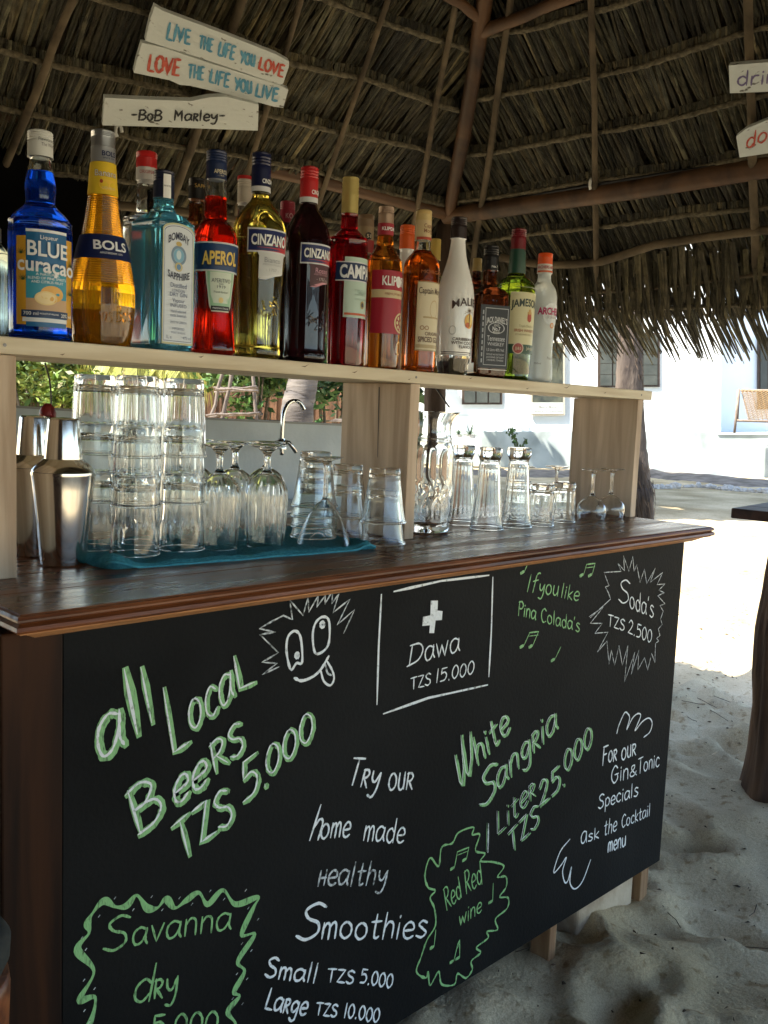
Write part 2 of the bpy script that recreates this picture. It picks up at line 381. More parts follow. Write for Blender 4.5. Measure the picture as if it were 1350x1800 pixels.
# ring beams, hip rafter
pole('ring_beam', [C1+eL*-.05+Vector((0, 0, -.03)), onY(560, 318, 1.66), onY(300, 262, 1.80)*1, C1+eL*2.3+Vector((0, 0, .02)), C1+eL*4.5], .026, .034, M_POLE, wob=.006)
pole('ring_beam', [C1+eR*-.02+Vector((.0, 0, -.035)), onX(1036, 343, 3.135), onX(1350, 293, 3.19), C1+eR*2.9, C2], .036, .044, M_POLE, wob=.006)
pole('ring_beam', [C2, C3], .04, .04, M_POLE); pole('ring_beam', [C3, C4], .04, .04, M_POLE)
pole('hip_rafter', [C1+Vector((0, 0, -.04)), C1.lerp(AP, .25)+Vector((.0, -.0, -.05)), C1.lerp(AP, .5)+Vector((0, 0, -.055)), AP+Vector((0, 0, -.08))], .028, .034, M_POLE, wob=.010, n=24)
for C_ in (C2, C3, C4): pole('hip_rafter', [C_, AP+Vector((0, 0, -.1))], .04, .035, M_POLE)
# slim rafters up each slope; pixel hits on the slope give their places
def rafter(fc, xa, ya, xb, yb, r, o=-.035, ext=.7, tmin=-.6):
    a0, t0 = fc.st(xa, ya, o); a1, t1 = fc.st(xb, yb, o)
    sl_ = (a1-a0)/(t1-t0); ta = tmin; tb = min(t1+ext, fc.tA*.9)
    pole('rafter', [fc.P(a0+sl_*(ta-t0), ta, o), fc.P(a0, t0, o), fc.P(a1, t1, o), fc.P(a1+sl_*(tb-t1), tb, o)], r*.85, r*.7, M_POLE2, wob=.008)
rafter(FL, 738, 340, 795, 40, .014); rafter(FL, 565, 345, 672, 31, .013); rafter(FL, 452, 250, 530, 0, .013); rafter(FL, 300, 360, 420, 20, .02); rafter(FL, 60, 170, 130, 0, .016)
rafter(FR, 845, 370, 885, 90, .016); rafter(FR, 1046, 320, 1040, 0, .014); rafter(FR, 1326, 330, 1318, 60, .018)
rafter(FR, 1500, 300, 1480, 0, .018)
# tie poles near the top and the two low purlins
def purlin(fc, pts, r, o=-.04, m=M_POLE2):
    pole('purlin', [fc.P(*fc.st(x, y, o), o) for x, y in pts], r, r*.92, m, wob=.006)
purlin(FR, [(838, 62), (905, 34), (1010, -8), (1250, -90)], .022, m=M_POLE)
purlin(FL, [(838, 30), (790, -5), (680, -70)], .018, m=M_POLE)
purlin(FR, [(880, 452), (960, 466), (1060, 460), (1150, 430), (1350, 404), (1600, 372)], .017)
purlin(FR, [(880, 540), (1010, 517), (1150, 506), (1350, 480), (1600, 452)], .008, o=-.05)
purlin(FL, [(850, 452), (700, 430), (420, 385), (215, 361), (0, 330)], .017)
# cables along the ring beams, with white clips
pole('cable', [onX(812, 366, 3.09), onX(1036, 327, 3.11), onX(1350, 277, 3.17), C1+eR*2.9+Vector((0, 0, .05))], .007, .007, plain('black cable', (.01, .01, .012), .5), wob=.002)
pole('cable', [C1+eL*.0+Vector((0, 0, .03)), onY(560, 300, 1.64), onY(300, 250, 1.78), C1+eL*2.3+Vector((0, 0, .07))], .007, .007, MATS['black cable'], wob=.002)
M_CLIP = plain('white plastic', (.7, .7, .66), .4)
for q in (onX(793, 360, 3.06), onX(1036, 325, 3.09), onY(206, 232, 1.74)):
    ring = [q+Vector((0.012*math.cos(k*.7), -.01, .022*math.sin(k*.7))) for k in range(7)]
    MB().tube(ring, .006, 6).out('cable_clip', M_CLIP, roof, smooth=True)

# corner post of the hut, beside it the palm trunk
pt = onZ(778, 700, CZ+.0) if False else None
PP = Vector((3.13, 1.60, 0))
post = thing('hut_post', (PP.x, PP.y, 0), 'dark round corner post holding up the roof behind the white bottle', 'post')
MB().tube([(PP.x, PP.y, -.1), (PP.x+.01, PP.y, .9), (PP.x-.015, PP.y+.01, 1.5), (PP.x, PP.y, 2.27)], [.06, .055, .05, .045], 14, jag=.03).out('trunk', M_BARK, post, smooth=True)
cb = MB(); cb.tube([onX(756, 668, 3.05)+Vector((0, 0, 0)), onX(790, 716, 3.05)], .004, 6); cb.out('cable', MATS['black cable'], post)

# ---------------- dark blind at the back left, low back wall, sink
bl = thing('dark_panel', onY(90, 600, 1.9), 'matt black blind hanging under the ring beam behind the leftmost bottles', 'panel')
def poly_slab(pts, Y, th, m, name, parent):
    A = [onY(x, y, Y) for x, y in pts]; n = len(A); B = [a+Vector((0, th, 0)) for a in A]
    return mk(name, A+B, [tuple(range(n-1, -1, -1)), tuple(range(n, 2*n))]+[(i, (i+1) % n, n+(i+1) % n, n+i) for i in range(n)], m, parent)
M_BLK = mat('matt black', (.0022, .0022, .0025), .95, (.004, .004, .004), scale=6, bump=.3, spec=.05)
poly_slab([(-260, 150), (206, 244), (214, 420), (200, 612), (60, 600), (20, 596), (19, 478), (-260, 452)], 1.95, .01, M_BLK, 'panel_face', bl)  # flat black panel filling the dark area below the beam

wl = thing('low_wall', (1.8, 1.75, 0), 'pale low rendered wall behind the sink and glasses', 'wall')
M_WALL = mat('pale render', (.52, .56, .56), .85, (.62, .66, .65), scale=5, bump=.2, bscale=60)
M_SEP = plain('off white cap', (.30, .30, .27), .7)
A = [onY(-300, 700, 1.75), onY(31, 715, 1.75), onY(350, 735.5, 1.75), onY(640, 748.7, 1.75)]
zt = [p.z for p in A]; n = len(A)
V = [(p.x, 1.75, 0) for p in A]+[(p.x, 1.75, z-.004) for p, z in zip(A, zt)]+[(p.x, 1.87, 0) for p in A]+[(p.x, 1.87, z-.004) for p, z in zip(A, zt)]
F = [(i, i+1, n+i+1, n+i) for i in range(n-1)]+[(2*n+i+1, 2*n+i, 3*n+i, 3*n+i+1) for i in range(n-1)]+[(n+i, n+i+1, 3*n+i+1, 3*n+i) for i in range(n-1)]+[(n-1, 3*n-1, 4*n-1, 2*n-1), (0, n, 3*n, 2*n)]
mk('render_face', V, F, M_WALL, wl)
mk('coping', [(p.x, 1.745, z-.004) for p, z in zip(A, zt)]+[(p.x, 1.745, z+.004) for p, z in zip(A, zt)]+[(p.x, 1.875, z+.004) for p, z in zip(A, zt)],
   [(i, i+1, n+i+1, n+i) for i in range(n-1)]+[(n+i, n+i+1, 2*n+i+1, 2*n+i) for i in range(n-1)], M_SEP, wl)
# unseen plank wall added to cut the light from the left of the hut
pw = thing('added_plank_wall', (-1.35, -.3, 0), 'unseen dark plank wall added left of the hut to cut the light', 'wall')
for k in range(38):
    u0, u1 = k/38, (k+1)/38-.0006; a_, b_ = C4.lerp(C3, u0), C4.lerp(C3, u1)
    MB().box((min(a_.x, b_.x)-.01, min(a_.y, b_.y), -.05), (min(a_.x, b_.x)+.012, max(a_.y, b_.y), 2.25)).out('plank', M_SIDE, pw)
bc = thing('sink_counter', (1.7, 1.45, 0), 'white work counter with steel sink behind the bar', 'sink counter')
M_WH = plain('white work top', (.55, .57, .56), .4)
bevel(MB().box((.2, 1.28, .98), (2.78, 1.745, 1.02)).out('work_top', M_WH, bc), .004)
MB().box((.25, 1.34, 0), (2.72, 1.74, .978)).out('cabinet', plain('white cabinet', (.42, .44, .44), .6), bc)
M_STEEL = mat('brushed steel', (.55, .55, .53), .12, metal=1)
M_STEEL2 = mat('dull steel', (.35, .35, .34), .3, metal=1)
sk = MB(); sk.box((1.75, 1.36, 1.022), (2.45, 1.70, 1.030)); sk.out('sink', M_STEEL2, bc)
fb = onY(495, 776, 1.62)
fz = onY(495, 720, 1.62).z
fau = thing('faucet', (fb.x, 1.62, 1.03), 'curved steel swan neck faucet over the sink', 'faucet')
arc = [(495, 800), (495, 776), (497, 740), (500, 722), (507, 709), (517, 704.5), (526, 707), (532, 715), (534, 720)]
MB().tube(catmull([onY(x, y, 1.62) for x, y in arc], 5), .0082, 12).out('spout', M_STEEL, fau, smooth=True)
MB().lathe([(.022, fb.z-.03), (.022, fb.z-.012), (.014, fb.z), (.013, fb.z+.012)], 20, (fb.x, 1.62, 0)).out('base', M_STEEL, fau, smooth=True, ang=40)
MB().tube([onY(470, 790, 1.6), onY(482, 779, 1.6), onY(495, 775, 1.62)], .008, 8).out('tap_handle', M_STEEL, fau, smooth=True)
MB().tube([onY(520, 795, 1.6), onY(508, 778, 1.6), onY(495, 775, 1.62)], .008, 8).out('tap_handle', M_STEEL, fau, smooth=True)

# ---------------- the white guesthouse
BD = 25.0
bld = thing('white_guesthouse', at(1000, 830, BD), 'white rendered guesthouse with grey plinth and louvred windows', 'building')
bld.location.z = 0
M_WHW = mat('white limewash', (.72, .74, .71), .9, (.80, .82, .79), scale=.8, bump=.12, bscale=30)
M_PLI = mat('stained plinth', (.24, .27, .25), .9, (.46, .50, .47), scale=1.1, bump=.35, bscale=8, detail=9, ramp=(.28, .58), dist=.4)
def slabD(pts, D, th, m, name, parent, **k):
    A = [at(x, y, D) for x, y in pts]; n = len(A); nrm = Vector((math.cos(YAW), math.sin(YAW), 0))
    B = [a+nrm*th for a in A]
    return mk(name, A+B, [tuple(range(n-1, -1, -1)), tuple(range(n, 2*n))]+[(i, (i+1) % n, n+(i+1) % n, n+i) for i in range(n)], m, parent, **k)
def rectD(x0, y0, x1, y1): return [(x0, y1), (x1, y1), (x1, y0), (x0, y0)]
slabD([(560, 757), (1267, 760), (1268, 300), (560, 300)], BD, .3, M_WHW, 'wall', bld)
slabD([(1267, 765), (1500, 765), (1500, 300), (1267.5, 300)], BD+1.6, .3, mat('shade tinted wall', (.68, .76, .82), .9, (.72, .80, .86), scale=.8), 'wall', bld)  # recessed wall: its bluish shade is put into the base colour
slabD([(1262, 765), (1267, 765), (1267, 300), (1262, 300)], BD+.31, 1.3, M_WHW, 'wall', bld)
slabD([(560, 880), (1700, 880), (1700, 764), (1267, 762), (1266, 760), (560, 757)], BD-.12, .45, M_PLI, 'plinth', bld)
slabD([(1262, 764), (1700, 764), (1700, 762.4), (1262, 761)], BD-.16, 1.9, mat('terrace edge', (.6, .62, .6), .9), 'terrace', bld)
# step ledge at left with pots
M_FRM = wood('brown window frame', (.035, .022, .014), (.07, .045, .03), .6, 2)
M_LOU = mat('grey green louvre', (.040, .046, .038), .55, (.065, .07, .058), scale=3)
M_GLS = mat('dark pane', (.02, .022, .022), .15)
def window(x0, y0, x1, y1, div, rows, D, shut=True):
    win = slabD(rectD(x0-3, y0-3, x1+3, y1+3), D-.05, .03, M_FRM, 'window', bld)
    ww = (x1-x0)/div
    for i in range(div):
        rh = (y1-y0)/rows
        for j in range(rows):
            xa, xb, ya, yb = x0+i*ww+1.3, x0+(i+1)*ww-1.3, y0+j*rh+.5, y0+(j+1)*rh-.3
            p = slabD(rectD(xa, ya, xb, yb), D-.075, .018, M_LOU if shut else M_GLS, 'louvre_pane', win)
    return win
window(815, 560, 880, 708, 3, 7, BD)
window(1054, 560, 1100, 678, 2, 6, BD); window(1126, 588, 1157, 677, 1, 5, BD)
slabD([(806, 729), (895, 730.5), (895, 731.5), (806, 730)], BD-.006, .01, M_PLI, 'render_ledge', bld)
slabD([(1332, 720), (1500, 720), (1500, 595), (1332, 595)], BD+1.5, .05, M_FRM, 'door', bld)
slabD([(1337, 718), (1349, 718), (1349, 600), (1337, 600)], BD+1.46, .03, M_LOU, 'door', bld); slabD([(1353, 718), (1400, 718), (1400, 600), (1353, 600)], BD+1.46, .03, M_LOU, 'door', bld)

# soil bank and stones along the plinth
bk = MB(); ng = 70
for i in range(ng+1):
    x = 560+i*14; y0 = 829+(x-1147)*.085+3*noise.noise(Vector((x*.03, 1, 1)))
    y0 = 829+max(0, (x-1147))*.085+3.5*noise.noise(Vector((x*.03, 1, 1)))
    p = at(x, y0-2, BD-.14); q = onZ(x, y0+15, 0.0); mid = p.lerp(q, .5); mid.z += .12+.08*noise.noise(Vector((x*.1, 0, 0)))
    bk.v += [p+Vector((0.3, .3, .0)), mid, q-Vector((0, 0, .05))]
bk.f = [(3*i+j, 3*i+3+j, 3*i+4+j, 3*i+1+j) for i in range(ng) for j in range(2)]
tag(bk.out('soil_bank', mat('dark earth', (.10, .085, .07), .95, (.22, .19, .16), scale=3, bump=1, bscale=10), smooth=True), kind='structure')
M_ROCK = mat('pale coral stone', (.40, .36, .32), .9, (.66, .62, .57), scale=3, bump=.6, bscale=20)
rs = random.Random(9); px_ = 742
def rock_mesh():
    bm = bmesh.new(); bmesh.ops.create_icosphere(bm, subdivisions=2, radius=1); o = Vector((rs.uniform(0, 99), rs.uniform(0, 99), 0))
    for v in bm.verts: v.co *= 1+.55*noise.noise(v.co*1.3+o)
    me = bpy.data.meshes.new('stone'); bm.to_mesh(me); bm.free(); me.materials.append(M_ROCK); return me
RM = [rock_mesh() for _ in range(6)]; kk = 0
while px_ < 1360:
    s_ = rs.uniform(4, 9) if px_ > 1140 else rs.uniform(4, 7); yy = 857+(4*noise.noise(Vector((px_*.01, 0, 0))))+max(0, px_-1230)*.10
    if px_ < 1110 and rs.random() < .25: px_ += 20; continue
    p = onZ(px_, yy, 0); sz = s_/CF*depth(p)
    if 1000 < px_ < 1110: px_ += s_*2; continue
    o = bpy.data.objects.new('stone', rs.choice(RM)); COL.objects.link(o); o.location = p+Vector((0, 0, sz*.35)); o.scale = (sz*rs.uniform(.9, 1.4), sz*rs.uniform(.8, 1.3), sz*rs.uniform(.6, 1)); o.rotation_euler = (0, 0, rs.uniform(0, 6))
    tag(o, 'pale coral stone in the row edging the bed along the white guesthouse', 'stone', 'stones edging the bed by the guesthouse')
    px_ += s_*rs.uniform(1.3, 2.0); kk += 1

# ================================================================== garden behind
rg = random.Random(21)
M_LEAF = mat('leaf green', (.055, .105, .022), .55, tint=True)
M_LEAFD = mat('deep leaf green', (.028, .062, .018), .5, tint=True)
M_PTRUNK = mat('palm trunk', (.060, .050, .042), .9, (.14, .12, .10), scale=5, stretch=(1, 1, 5), bump=.8, bscale=12)
def foliage(name, c, rx, ry, rz, n, size, m, parent, seed=0, low=-.7, hue=(1, 1, 1)):
    q = random.Random(seed); mb = MB(); c = Vector(c)
    cl = [(Vector((q.gauss(0, .45), q.gauss(0, .45), q.uniform(low, .9))), q.uniform(.6, 1.25)) for _ in range(max(6, n//90))]
    for i in range(n):
        cc, br = q.choice(cl); p = cc+Vector((q.gauss(0, .17), q.gauss(0, .17), q.gauss(0, .16)))
        p = c+Vector((p.x*rx, p.y*ry, p.z*rz)); s_ = size*q.uniform(.6, 1.35)
        d = Vector((q.gauss(0, 1), q.gauss(0, 1), q.gauss(.1, .7))).normalized(); u = d.cross(Vector((q.gauss(0, 1), q.gauss(0, 1), q.gauss(0, 1)))).normalized()
        t_ = br*q.uniform(.7, 1.35); yl = q.uniform(.8, 1.7) if q.random() < .25 else 1
        mb.add([p-d*s_, p+u*s_*.42, p+d*s_, p-u*s_*.42], [(0, 1, 2, 3)], (t_*yl*hue[0], t_*1.0*hue[1], t_*hue[2]))
    return tag(mb.out(name, m, parent, tint=True), kind='stuff')
def bush(x, y, D, rx, rz, n, size, m, label, seed, ytop=None, hue=(1, 1, 1), name='garden_bush', group='bushes along the garden fence'):
    p = at(x, y, D); b = thing(name, (p.x, p.y, 0), label, 'bush', group)
    foliage('foliage', p, rx, rx*.8, rz, n, size, m, b, seed, hue=hue)
    for k in range(5):
        a = rg.uniform(0, 6.28); q = p+Vector((math.cos(a)*rx*.5, math.sin(a)*rx*.4, rg.uniform(-.1, .4)*rz))
        MB().tube([(p.x+rg.uniform(-.1, .1), p.y+rg.uniform(-.1, .1), 0), (p.x*.5+q.x*.5+.05, (p.y+q.y)/2, q.z*.55), q], [.03, .02, .008], 6).out('branch', M_POLE2, b, smooth=True)
    return b
# sunlit shrubs seen under the shelf, from left to right
bush(55, 655, 8.6, .50, .42, 2600, .045, M_LEAF, 'bright yellow green shrub in front of the fence, left of the palm fronds', 1, hue=(1.9, 1.5, 1))
bush(128, 700, 7.6, .22, .30, 1300, .035, M_LEAF, 'small lime green shrub right of the shaker', 2, hue=(2.3, 1.75, 1.1))
bush(430, 655, 8.4, .55, .45, 2600, .05, M_LEAF, 'mid green leafy bush behind the driftwood rack', 3, hue=(1.0, 1.1, 1))
bush(575, 665, 8.2, .5, .55, 1300, .05, M_LEAF, 'dark leafy bush right of the leaning palm trunk', 4, hue=(.6, .8, .9))
bush(-90, 650, 8.8, .9, .9, 2600, .06, M_LEAF, 'tall green bush at the far left of the garden', 14, hue=(1.3, 1.3, 1))
for i, (x, D, rx, rz, h, sd, hu) in enumerate([(-150, 13, 2.2, 2.6, 2.4, 31, (1, 1.1, 1)), (90, 13.5, 1.6, 2.4, 2.3, 32, (.5, .8, .9)), (300, 14, 1.8, 2.5, 2.4, 33, (.8, 1, 1)), (480, 13, 1.6, 2.3, 2.3, 34, (.9, 1.1, 1)), (585, 14.5, 1.0, 2.4, 2.3, 35, (.6, .9, .9))]):
    p = at(x, 700, D); t_ = thing('garden_tree', (p.x, p.y, 0), ['broad green tree at the far left behind the garden fence', 'dark green tree behind the fence above the shaker', 'green tree behind the hanging palm fronds', 'green tree behind the driftwood rack', 'dark tree behind the fence beside the middle shelf board'][i], 'tree', 'trees behind the garden fence')
    foliage('crown', (p.x, p.y, h), rx, rx, rz*.8, 4200, .13, M_LEAFD, t_, sd, hue=hu)
    MB().tube([(p.x, p.y, -.1), (p.x+.1, p.y, 1.4), (p.x+.2, p.y+.1, 3)], [.14, .11, .06], 10).out('trunk', M_PTRUNK, t_, smooth=True)

# reed fence
fe = thing('reed_fence', at(300, 745, 9.6), 'brown reed fence along the back of the garden', 'fence'); fe.location.z = 0
M_REED = mat('brown reed', (.065, .034, .017), .9, (.16, .085, .045), scale=5, stretch=(2, 2, .7), bump=.5, bscale=40, tint=True)
a = at(-420, 700, 9.6); b_ = at(672, 700, 9.6); d = (b_-a); d.z = 0; L = d.length; d.normalize(); nrm = Vector((-d.y, d.x, 0))
mb = MB(); k = 0; u = 0
while u < L:
    w_ = rg.uniform(.02, .05); h = 1.60+.05*noise.noise(Vector((u*2, 0, 0)))+rg.uniform(-.03, .03); p = a+d*u; p.z = 0
    bs = rg.uniform(.65, 1.25); o = rg.uniform(-.012, .012)
    q0 = p+nrm*o; q1 = q0+d*w_
    mb.add([q0, q1, q1+nrm*.03, q0+nrm*.03, q0+Vector((0, 0, h)), q1+Vector((0, 0, h)), q1+nrm*.03+Vector((0, 0, h)), q0+nrm*.03+Vector((0, 0, h))],
           [(0, 1, 5, 4), (1, 2, 6, 5), (2, 3, 7, 6), (3, 0, 4, 7), (4, 5, 6, 7)], (bs, bs*.95, bs*.9)); u += w_
tag(mb.out('reed', M_REED, fe, tint=True), kind='stuff')
for i, hz in enumerate((.55, 1.22)):
    pass
ra = at(-60, 741, 8.9); rb = at(640, 741, 8.9)
rail = thing('stick_rail', ra, 'thin stick rail with uprights in front of the brown fence', 'railing'); 
ps = [at(x, 738+(x-30)*.004-rg.uniform(-1, 1), 8.9) for x in range(-100, 700, 60)]
MB().tube(ps, .012, 6).out('rail', M_POLE2, rail)
for x in (36, 62, 112, 240, 346, 475, 590):
    p = at(x, 738, 8.9); MB().tube([(p.x, p.y, -.02), p+Vector((0, 0, rg.uniform(.01, .16)))], .010, 5).out('upright', M_POLE2, rail)

# leaning palm trunk and the slim one; coarse trunk near the counter end
def palm(name, label, pts, rad, m, ringn=26):
    P = catmull(pts, 8); n = len(P); t_ = thing(name, (P[0].x, P[0].y, 0), label, 'palm trunk' if 'frond' not in name else 'palm')
    rd = []
    for i in range(n):
        u = i/(n-1)*(len(rad)-1); k = min(int(u), len(rad)-2); r_ = rad[k]*(1-(u-k))+rad[k+1]*(u-k); rd.append(r_*(1+.035*(i % 2)))
    MB().tube(P, rd, 18, jag=.025).out('trunk', m, t_, smooth=True)
    return t_
b0 = at(520, 790, 7.2)
palm1 = palm('leaning_palm', 'thick grey leaning palm trunk seen behind the faucet', [(b0.x-.02, b0.y, -.1), at(521, 745, 7.2), at(529, 690, 7.2), at(545, 600, 7.2), at(580, 420, 7.2), at(640, 200, 7.2)], [.16, .125, .118, .105, .10, .09], M_PTRUNK)
b1 = at(247, 790, 8.2)
palm2 = palm('slim_palm', 'slim grey palm trunk rising behind the stacked tumblers', [(b1.x, b1.y, -.1), at(245, 700, 8.2), at(243, 640, 8.2), at(240, 560, 8.2)], [.07, .055, .055, .05], M_PTRUNK)
b2 = at(226, 790, 9.0)
palm3 = palm('stubby_palm', 'ringed brown palm trunk left of the slim grey one', [(b2.x, b2.y, -.1), at(226, 700, 9.0), at(226, 640, 9.0), at(226, 560, 9.0)], [.07, .06, .055, .05], mat('brown ringed palm', (.17, .12, .06), .9, (.42, .33, .16), scale=2, stretch=(.3, .3, 26), bump=1, bscale=5))
M_FROND = mat('yellow green frond', (.20, .22, .035), .55, (.34, .31, .07), scale=4, tint=True)
def frond(parent, P0, P1, droop, n, ll):
    mb = MB(); S = [P0.lerp(P1, i/12)+Vector((0, 0, -droop*(i/12)**2)) for i in range(13)]
    mb.tube(S, [.014*(1-i/14) for i in range(13)], 5)
    for i in range(n):
        u = i/n*12; k = int(u); s_ = S[min(k, 11)].lerp(S[min(k, 11)+1], u-k); d0 = (S[min(k, 11)+1]-S[min(k, 11)]).normalized()
        for sd in (-1, 1):
            sidev = d0.cross(Vector((0, 0, 1))).normalized()*sd
            l_ = ll*rg.uniform(.75, 1.1)*(1-.4*abs(u/12-.4)); tip = s_+sidev*l_*.35+d0*l_*.25+Vector((0, 0, -l_*.85)); mid = s_+sidev*l_*.28+d0*l_*.15-Vector((0, 0, l_*.3))
            wv = d0*.0065; bs = rg.uniform(.6, 1.5)
            mb.add([s_-wv, s_+wv, mid+wv, mid-wv, tip], [(0, 1, 2, 3), (3, 2, 4)], (bs, bs, bs*.9))
    o = mb.out('frond', M_FROND, parent, tint=True); return tag(o, kind='stuff')
top = at(243, 545, 8.2)
for (x, y, dd) in ((150, 662, 7.9), (185, 652, 7.6), (335, 660, 8.0), (300, 650, 7.4), (365, 665, 8.2), (120, 640, 8.8), (385, 650, 8.9), (240, 650, 6.9), (210, 650, 7.2), (275, 640, 7.2), (320, 640, 7.0)):
    frond(palm2, top, at(x, y, dd), .05, 44, .36)

# driftwood rack
dr = thing('driftwood_rack', at(412, 745, 6.2), 'bleached driftwood rack with two shelves standing outside the low wall', 'rack'); dr.location.z = 0
M_DRIFT = mat('bleached driftwood', (.07, .052, .04), .85, (.17, .135, .105), scale=6, stretch=(3, 3, .6), bump=.5, bscale=30)
def stick(name, a, b_, D, r, D2=None, parent=None, m=None):
    p, q = at(*a, D), at(*b_, D2 or D); n_ = 6
    return MB().tube([p.lerp(q, i/n_)+Vector((rg.uniform(-1, 1), rg.uniform(-1, 1), rg.uniform(-1, 1)))*r*.5 for i in range(n_+1)], [r*rg.uniform(.85, 1.15) for _ in range(n_+1)], 7).out(name, m or M_DRIFT, parent or dr, smooth=True)
for a, b_, D in (((402, 620), (352, 800), 6.2), ((414, 620), (380, 800), 5.9), ((441, 620), (456, 800), 6.2)): stick('upright', a, b_, D, .0125)
for y0, x0, x1 in ((684, 376, 453), (729, 363, 461)):
    for k in range(5):
        stick('shelf_stick', (x0+rg.uniform(-3, 5), y0+rg.uniform(-3, 6)), (x1+rg.uniform(-8, 2), y0+rg.uniform(-4, 4)), 5.85+.16*k, .0075)
stick('brace', (380, 732), (398, 722), 6, .008); stick('brace', (394, 738), (388, 724), 6, .006)
# small table edge at the right of the wall
lt = thing('garden_table', at(600, 760, 7), 'small pale topped garden table just visible over the low wall', 'table'); lt.location.z = 0
slabD([(578, 741), (640, 743), (640, 738.5), (585, 737)], 6.8, .5, M_DRIFT, 'table_top', lt)
for x in (583, 630): slabD([(x, 860), (x+3, 860), (x+3, 742), (x, 742)], 6.85, .04, M_DRIFT, 'leg', lt)

# shaggy trunk behind the counter's right end
sh = onX(1122, 850, 4.2); SHD = depth(onX(1122, 850, 4.2))
M_SHAG = mat('shaggy palm trunk', (.035, .026, .022), .95, (.12, .095, .075), scale=7, stretch=(2.5, 2.5, .6), bump=1, bscale=24)
tk = palm('shaggy_palm', 'shaggy dark palm trunk rising behind the right end of the bar', [Vector((at(1122, 905, SHD).x, at(1122, 905, SHD).y, -.1)), at(1116, 920, SHD), at(1115, 860, SHD), at(1112, 790, SHD), at(1106, 690, SHD), at(1108, 600, SHD), at(1112, 520, SHD)], [.10, .09, .085, .07, .067, .062, .06], M_SHAG)
mb = MB()
for i in range(900):
    u = rg.random(); yy = 560+u*380; xx = 1109+(8 if yy > 780 else 0)*((yy-780)/130 if yy > 780 else 0)
    a = rg.uniform(0, 6.28); c_ = at(xx+ (0 if yy < 780 else 0), yy, SHD); r_ = .062+(.027 if yy > 790 else 0)*min(1, (yy-790)/60 if yy > 790 else 0)
    if 795 < yy < 905: r_ += .02*math.sin((yy-795)/110*3.14)
    p = c_+Vector((math.cos(a)*r_, math.sin(a)*r_, 0)); q = c_+Vector((math.cos(a+.2)*(r_+rg.uniform(.004, .016)), math.sin(a+.2)*(r_+.008), -rg.uniform(.03, .10)))
    w_ = Vector((-math.sin(a), math.cos(a), 0))*rg.uniform(.002, .005); bs = rg.uniform(.3, 1.25)
    mb.add([p-w_, p+w_, q+w_*.3, q-w_*.3], [(0, 1, 2, 3)], (bs, bs*.92, bs*.85))
tag(mb.out('bark_fibre', mat('bark fibre', (.13, .10, .075), .95, tint=True), tk, tint=True), kind='stuff')
# tree canopy over the yard (its trunk stands behind the roof): shades the far sand and the facade
sh_ = at(1130, 600, 17.0)
yt = thing('yard_tree', (sh_.x-2.2, sh_.y+3.8, 0), 'large shade tree in the yard beyond the hut roof', 'tree')
SH_ = Vector((SUN_DIR.x, SUN_DIR.y, 0))*(6.4/SUN_DIR.z)
LAT = Vector((math.sin(YAW), -math.cos(YAW), 0))
YC = at(1100, 800, 17.2); YC.z = 0; YC = YC+SH_; YV = Vector((math.cos(YAW), math.sin(YAW), 0))
for k_, sd_, fw in ((-1.6, 77, 0), (-.9, 78, 0), (-.2, 79, 0), (.5, 80, 0), (1.2, 81, 0), (1.9, 82, 0), (-1.4, 83, 3.6), (-.5, 84, 3.4), (.4, 85, 3.6), (1.2, 86, 3.4), (2.1, 87, 3.6)):
    q_ = YC+LAT*(3.2*k_)+YV*fw; foliage('crown', (q_.x, q_.y, 6.4), 2.3, 2.3, 1.0, 3800, .42, M_LEAFD, yt, sd_)
TR_ = at(672, 800, 17.5); MB().tube([(TR_.x, TR_.y, -.1), (TR_.x, TR_.y, 3), (YC.x, YC.y, 6.2)], [.3, .24, .12], 12).out('trunk', M_PTRUNK, yt, smooth=True)

# potted aloe, small pot plant, low sprig
def aloe(x, y, D, s_, label, n=22):
    c_ = at(x, y, D); pl_ = thing('potted_plant', c_, label, 'potted plant'); mb = MB()
    for i in range(n):
        a = i*2.4; el = rg.uniform(.2, 1.3); l_ = s_*rg.uniform(.7, 1.1); d = Vector((math.cos(a)*math.cos(el), math.sin(a)*math.cos(el), math.sin(el)))
        sd = d.cross(Vector((0, 0, 1))).normalized()*s_*.05; P = []
        for k in range(5):
            u = k/4; p = c_+d*l_*u-Vector((0, 0, l_*.28*u*u*math.cos(el)*1.6)); P += [p-sd*(1-u*.95), p+sd*(1-u*.95)]
        bs = rg.uniform(.7, 1.3); mb.add(P, [(2*k, 2*k+1, 2*k+3, 2*k+2) for k in range(4)], (bs, bs, bs))
    mb.out('leaves', mat('aloe green', (.08, .13, .07), .5, tint=True), pl_, tint=True)
    MB().lathe([(s_*.25, -s_*.62), (s_*.34, 0), (s_*.37, .0), (s_*.30, -.01)], 20, c_).out('pot', mat('stone pot', (.34, .31, .27), .9, (.46, .43, .39), scale=20), pl_, smooth=True, ang=40)
    return pl_
ledge = thing('plinth_ledge', at(826, 780, 23.6), 'low white ledge carrying potted plants before the guesthouse wall', 'ledge'); 
slabD([(760, 795), (846, 797), (846, 771), (760, 768)], 23.6, .9, M_WHW, 'block', ledge)
aloe(826, 764, 23.8, .44, 'spiky aloe in a pale pot on the ledge'); 
aloe(806, 764, 23.8, .27, 'small bushy plant in a dark pot left of the aloe', 40)
sp = thing('garden_sprig', (onZ(912, 850, 0).x, onZ(912, 850, 0).y, 0), 'thin leafy sprig growing behind the tall glasses', 'plant')
D_ = 16.0
for pts in ([(914, 850), (912, 800), (908, 775), (897, 755)], [(912, 800), (918, 785), (924, 772)]):
    MB().tube([at(x, y, D_) for x, y in pts], [.02, .016, .012, .008][:len(pts)], 5).out('stem', M_POLE2, sp)
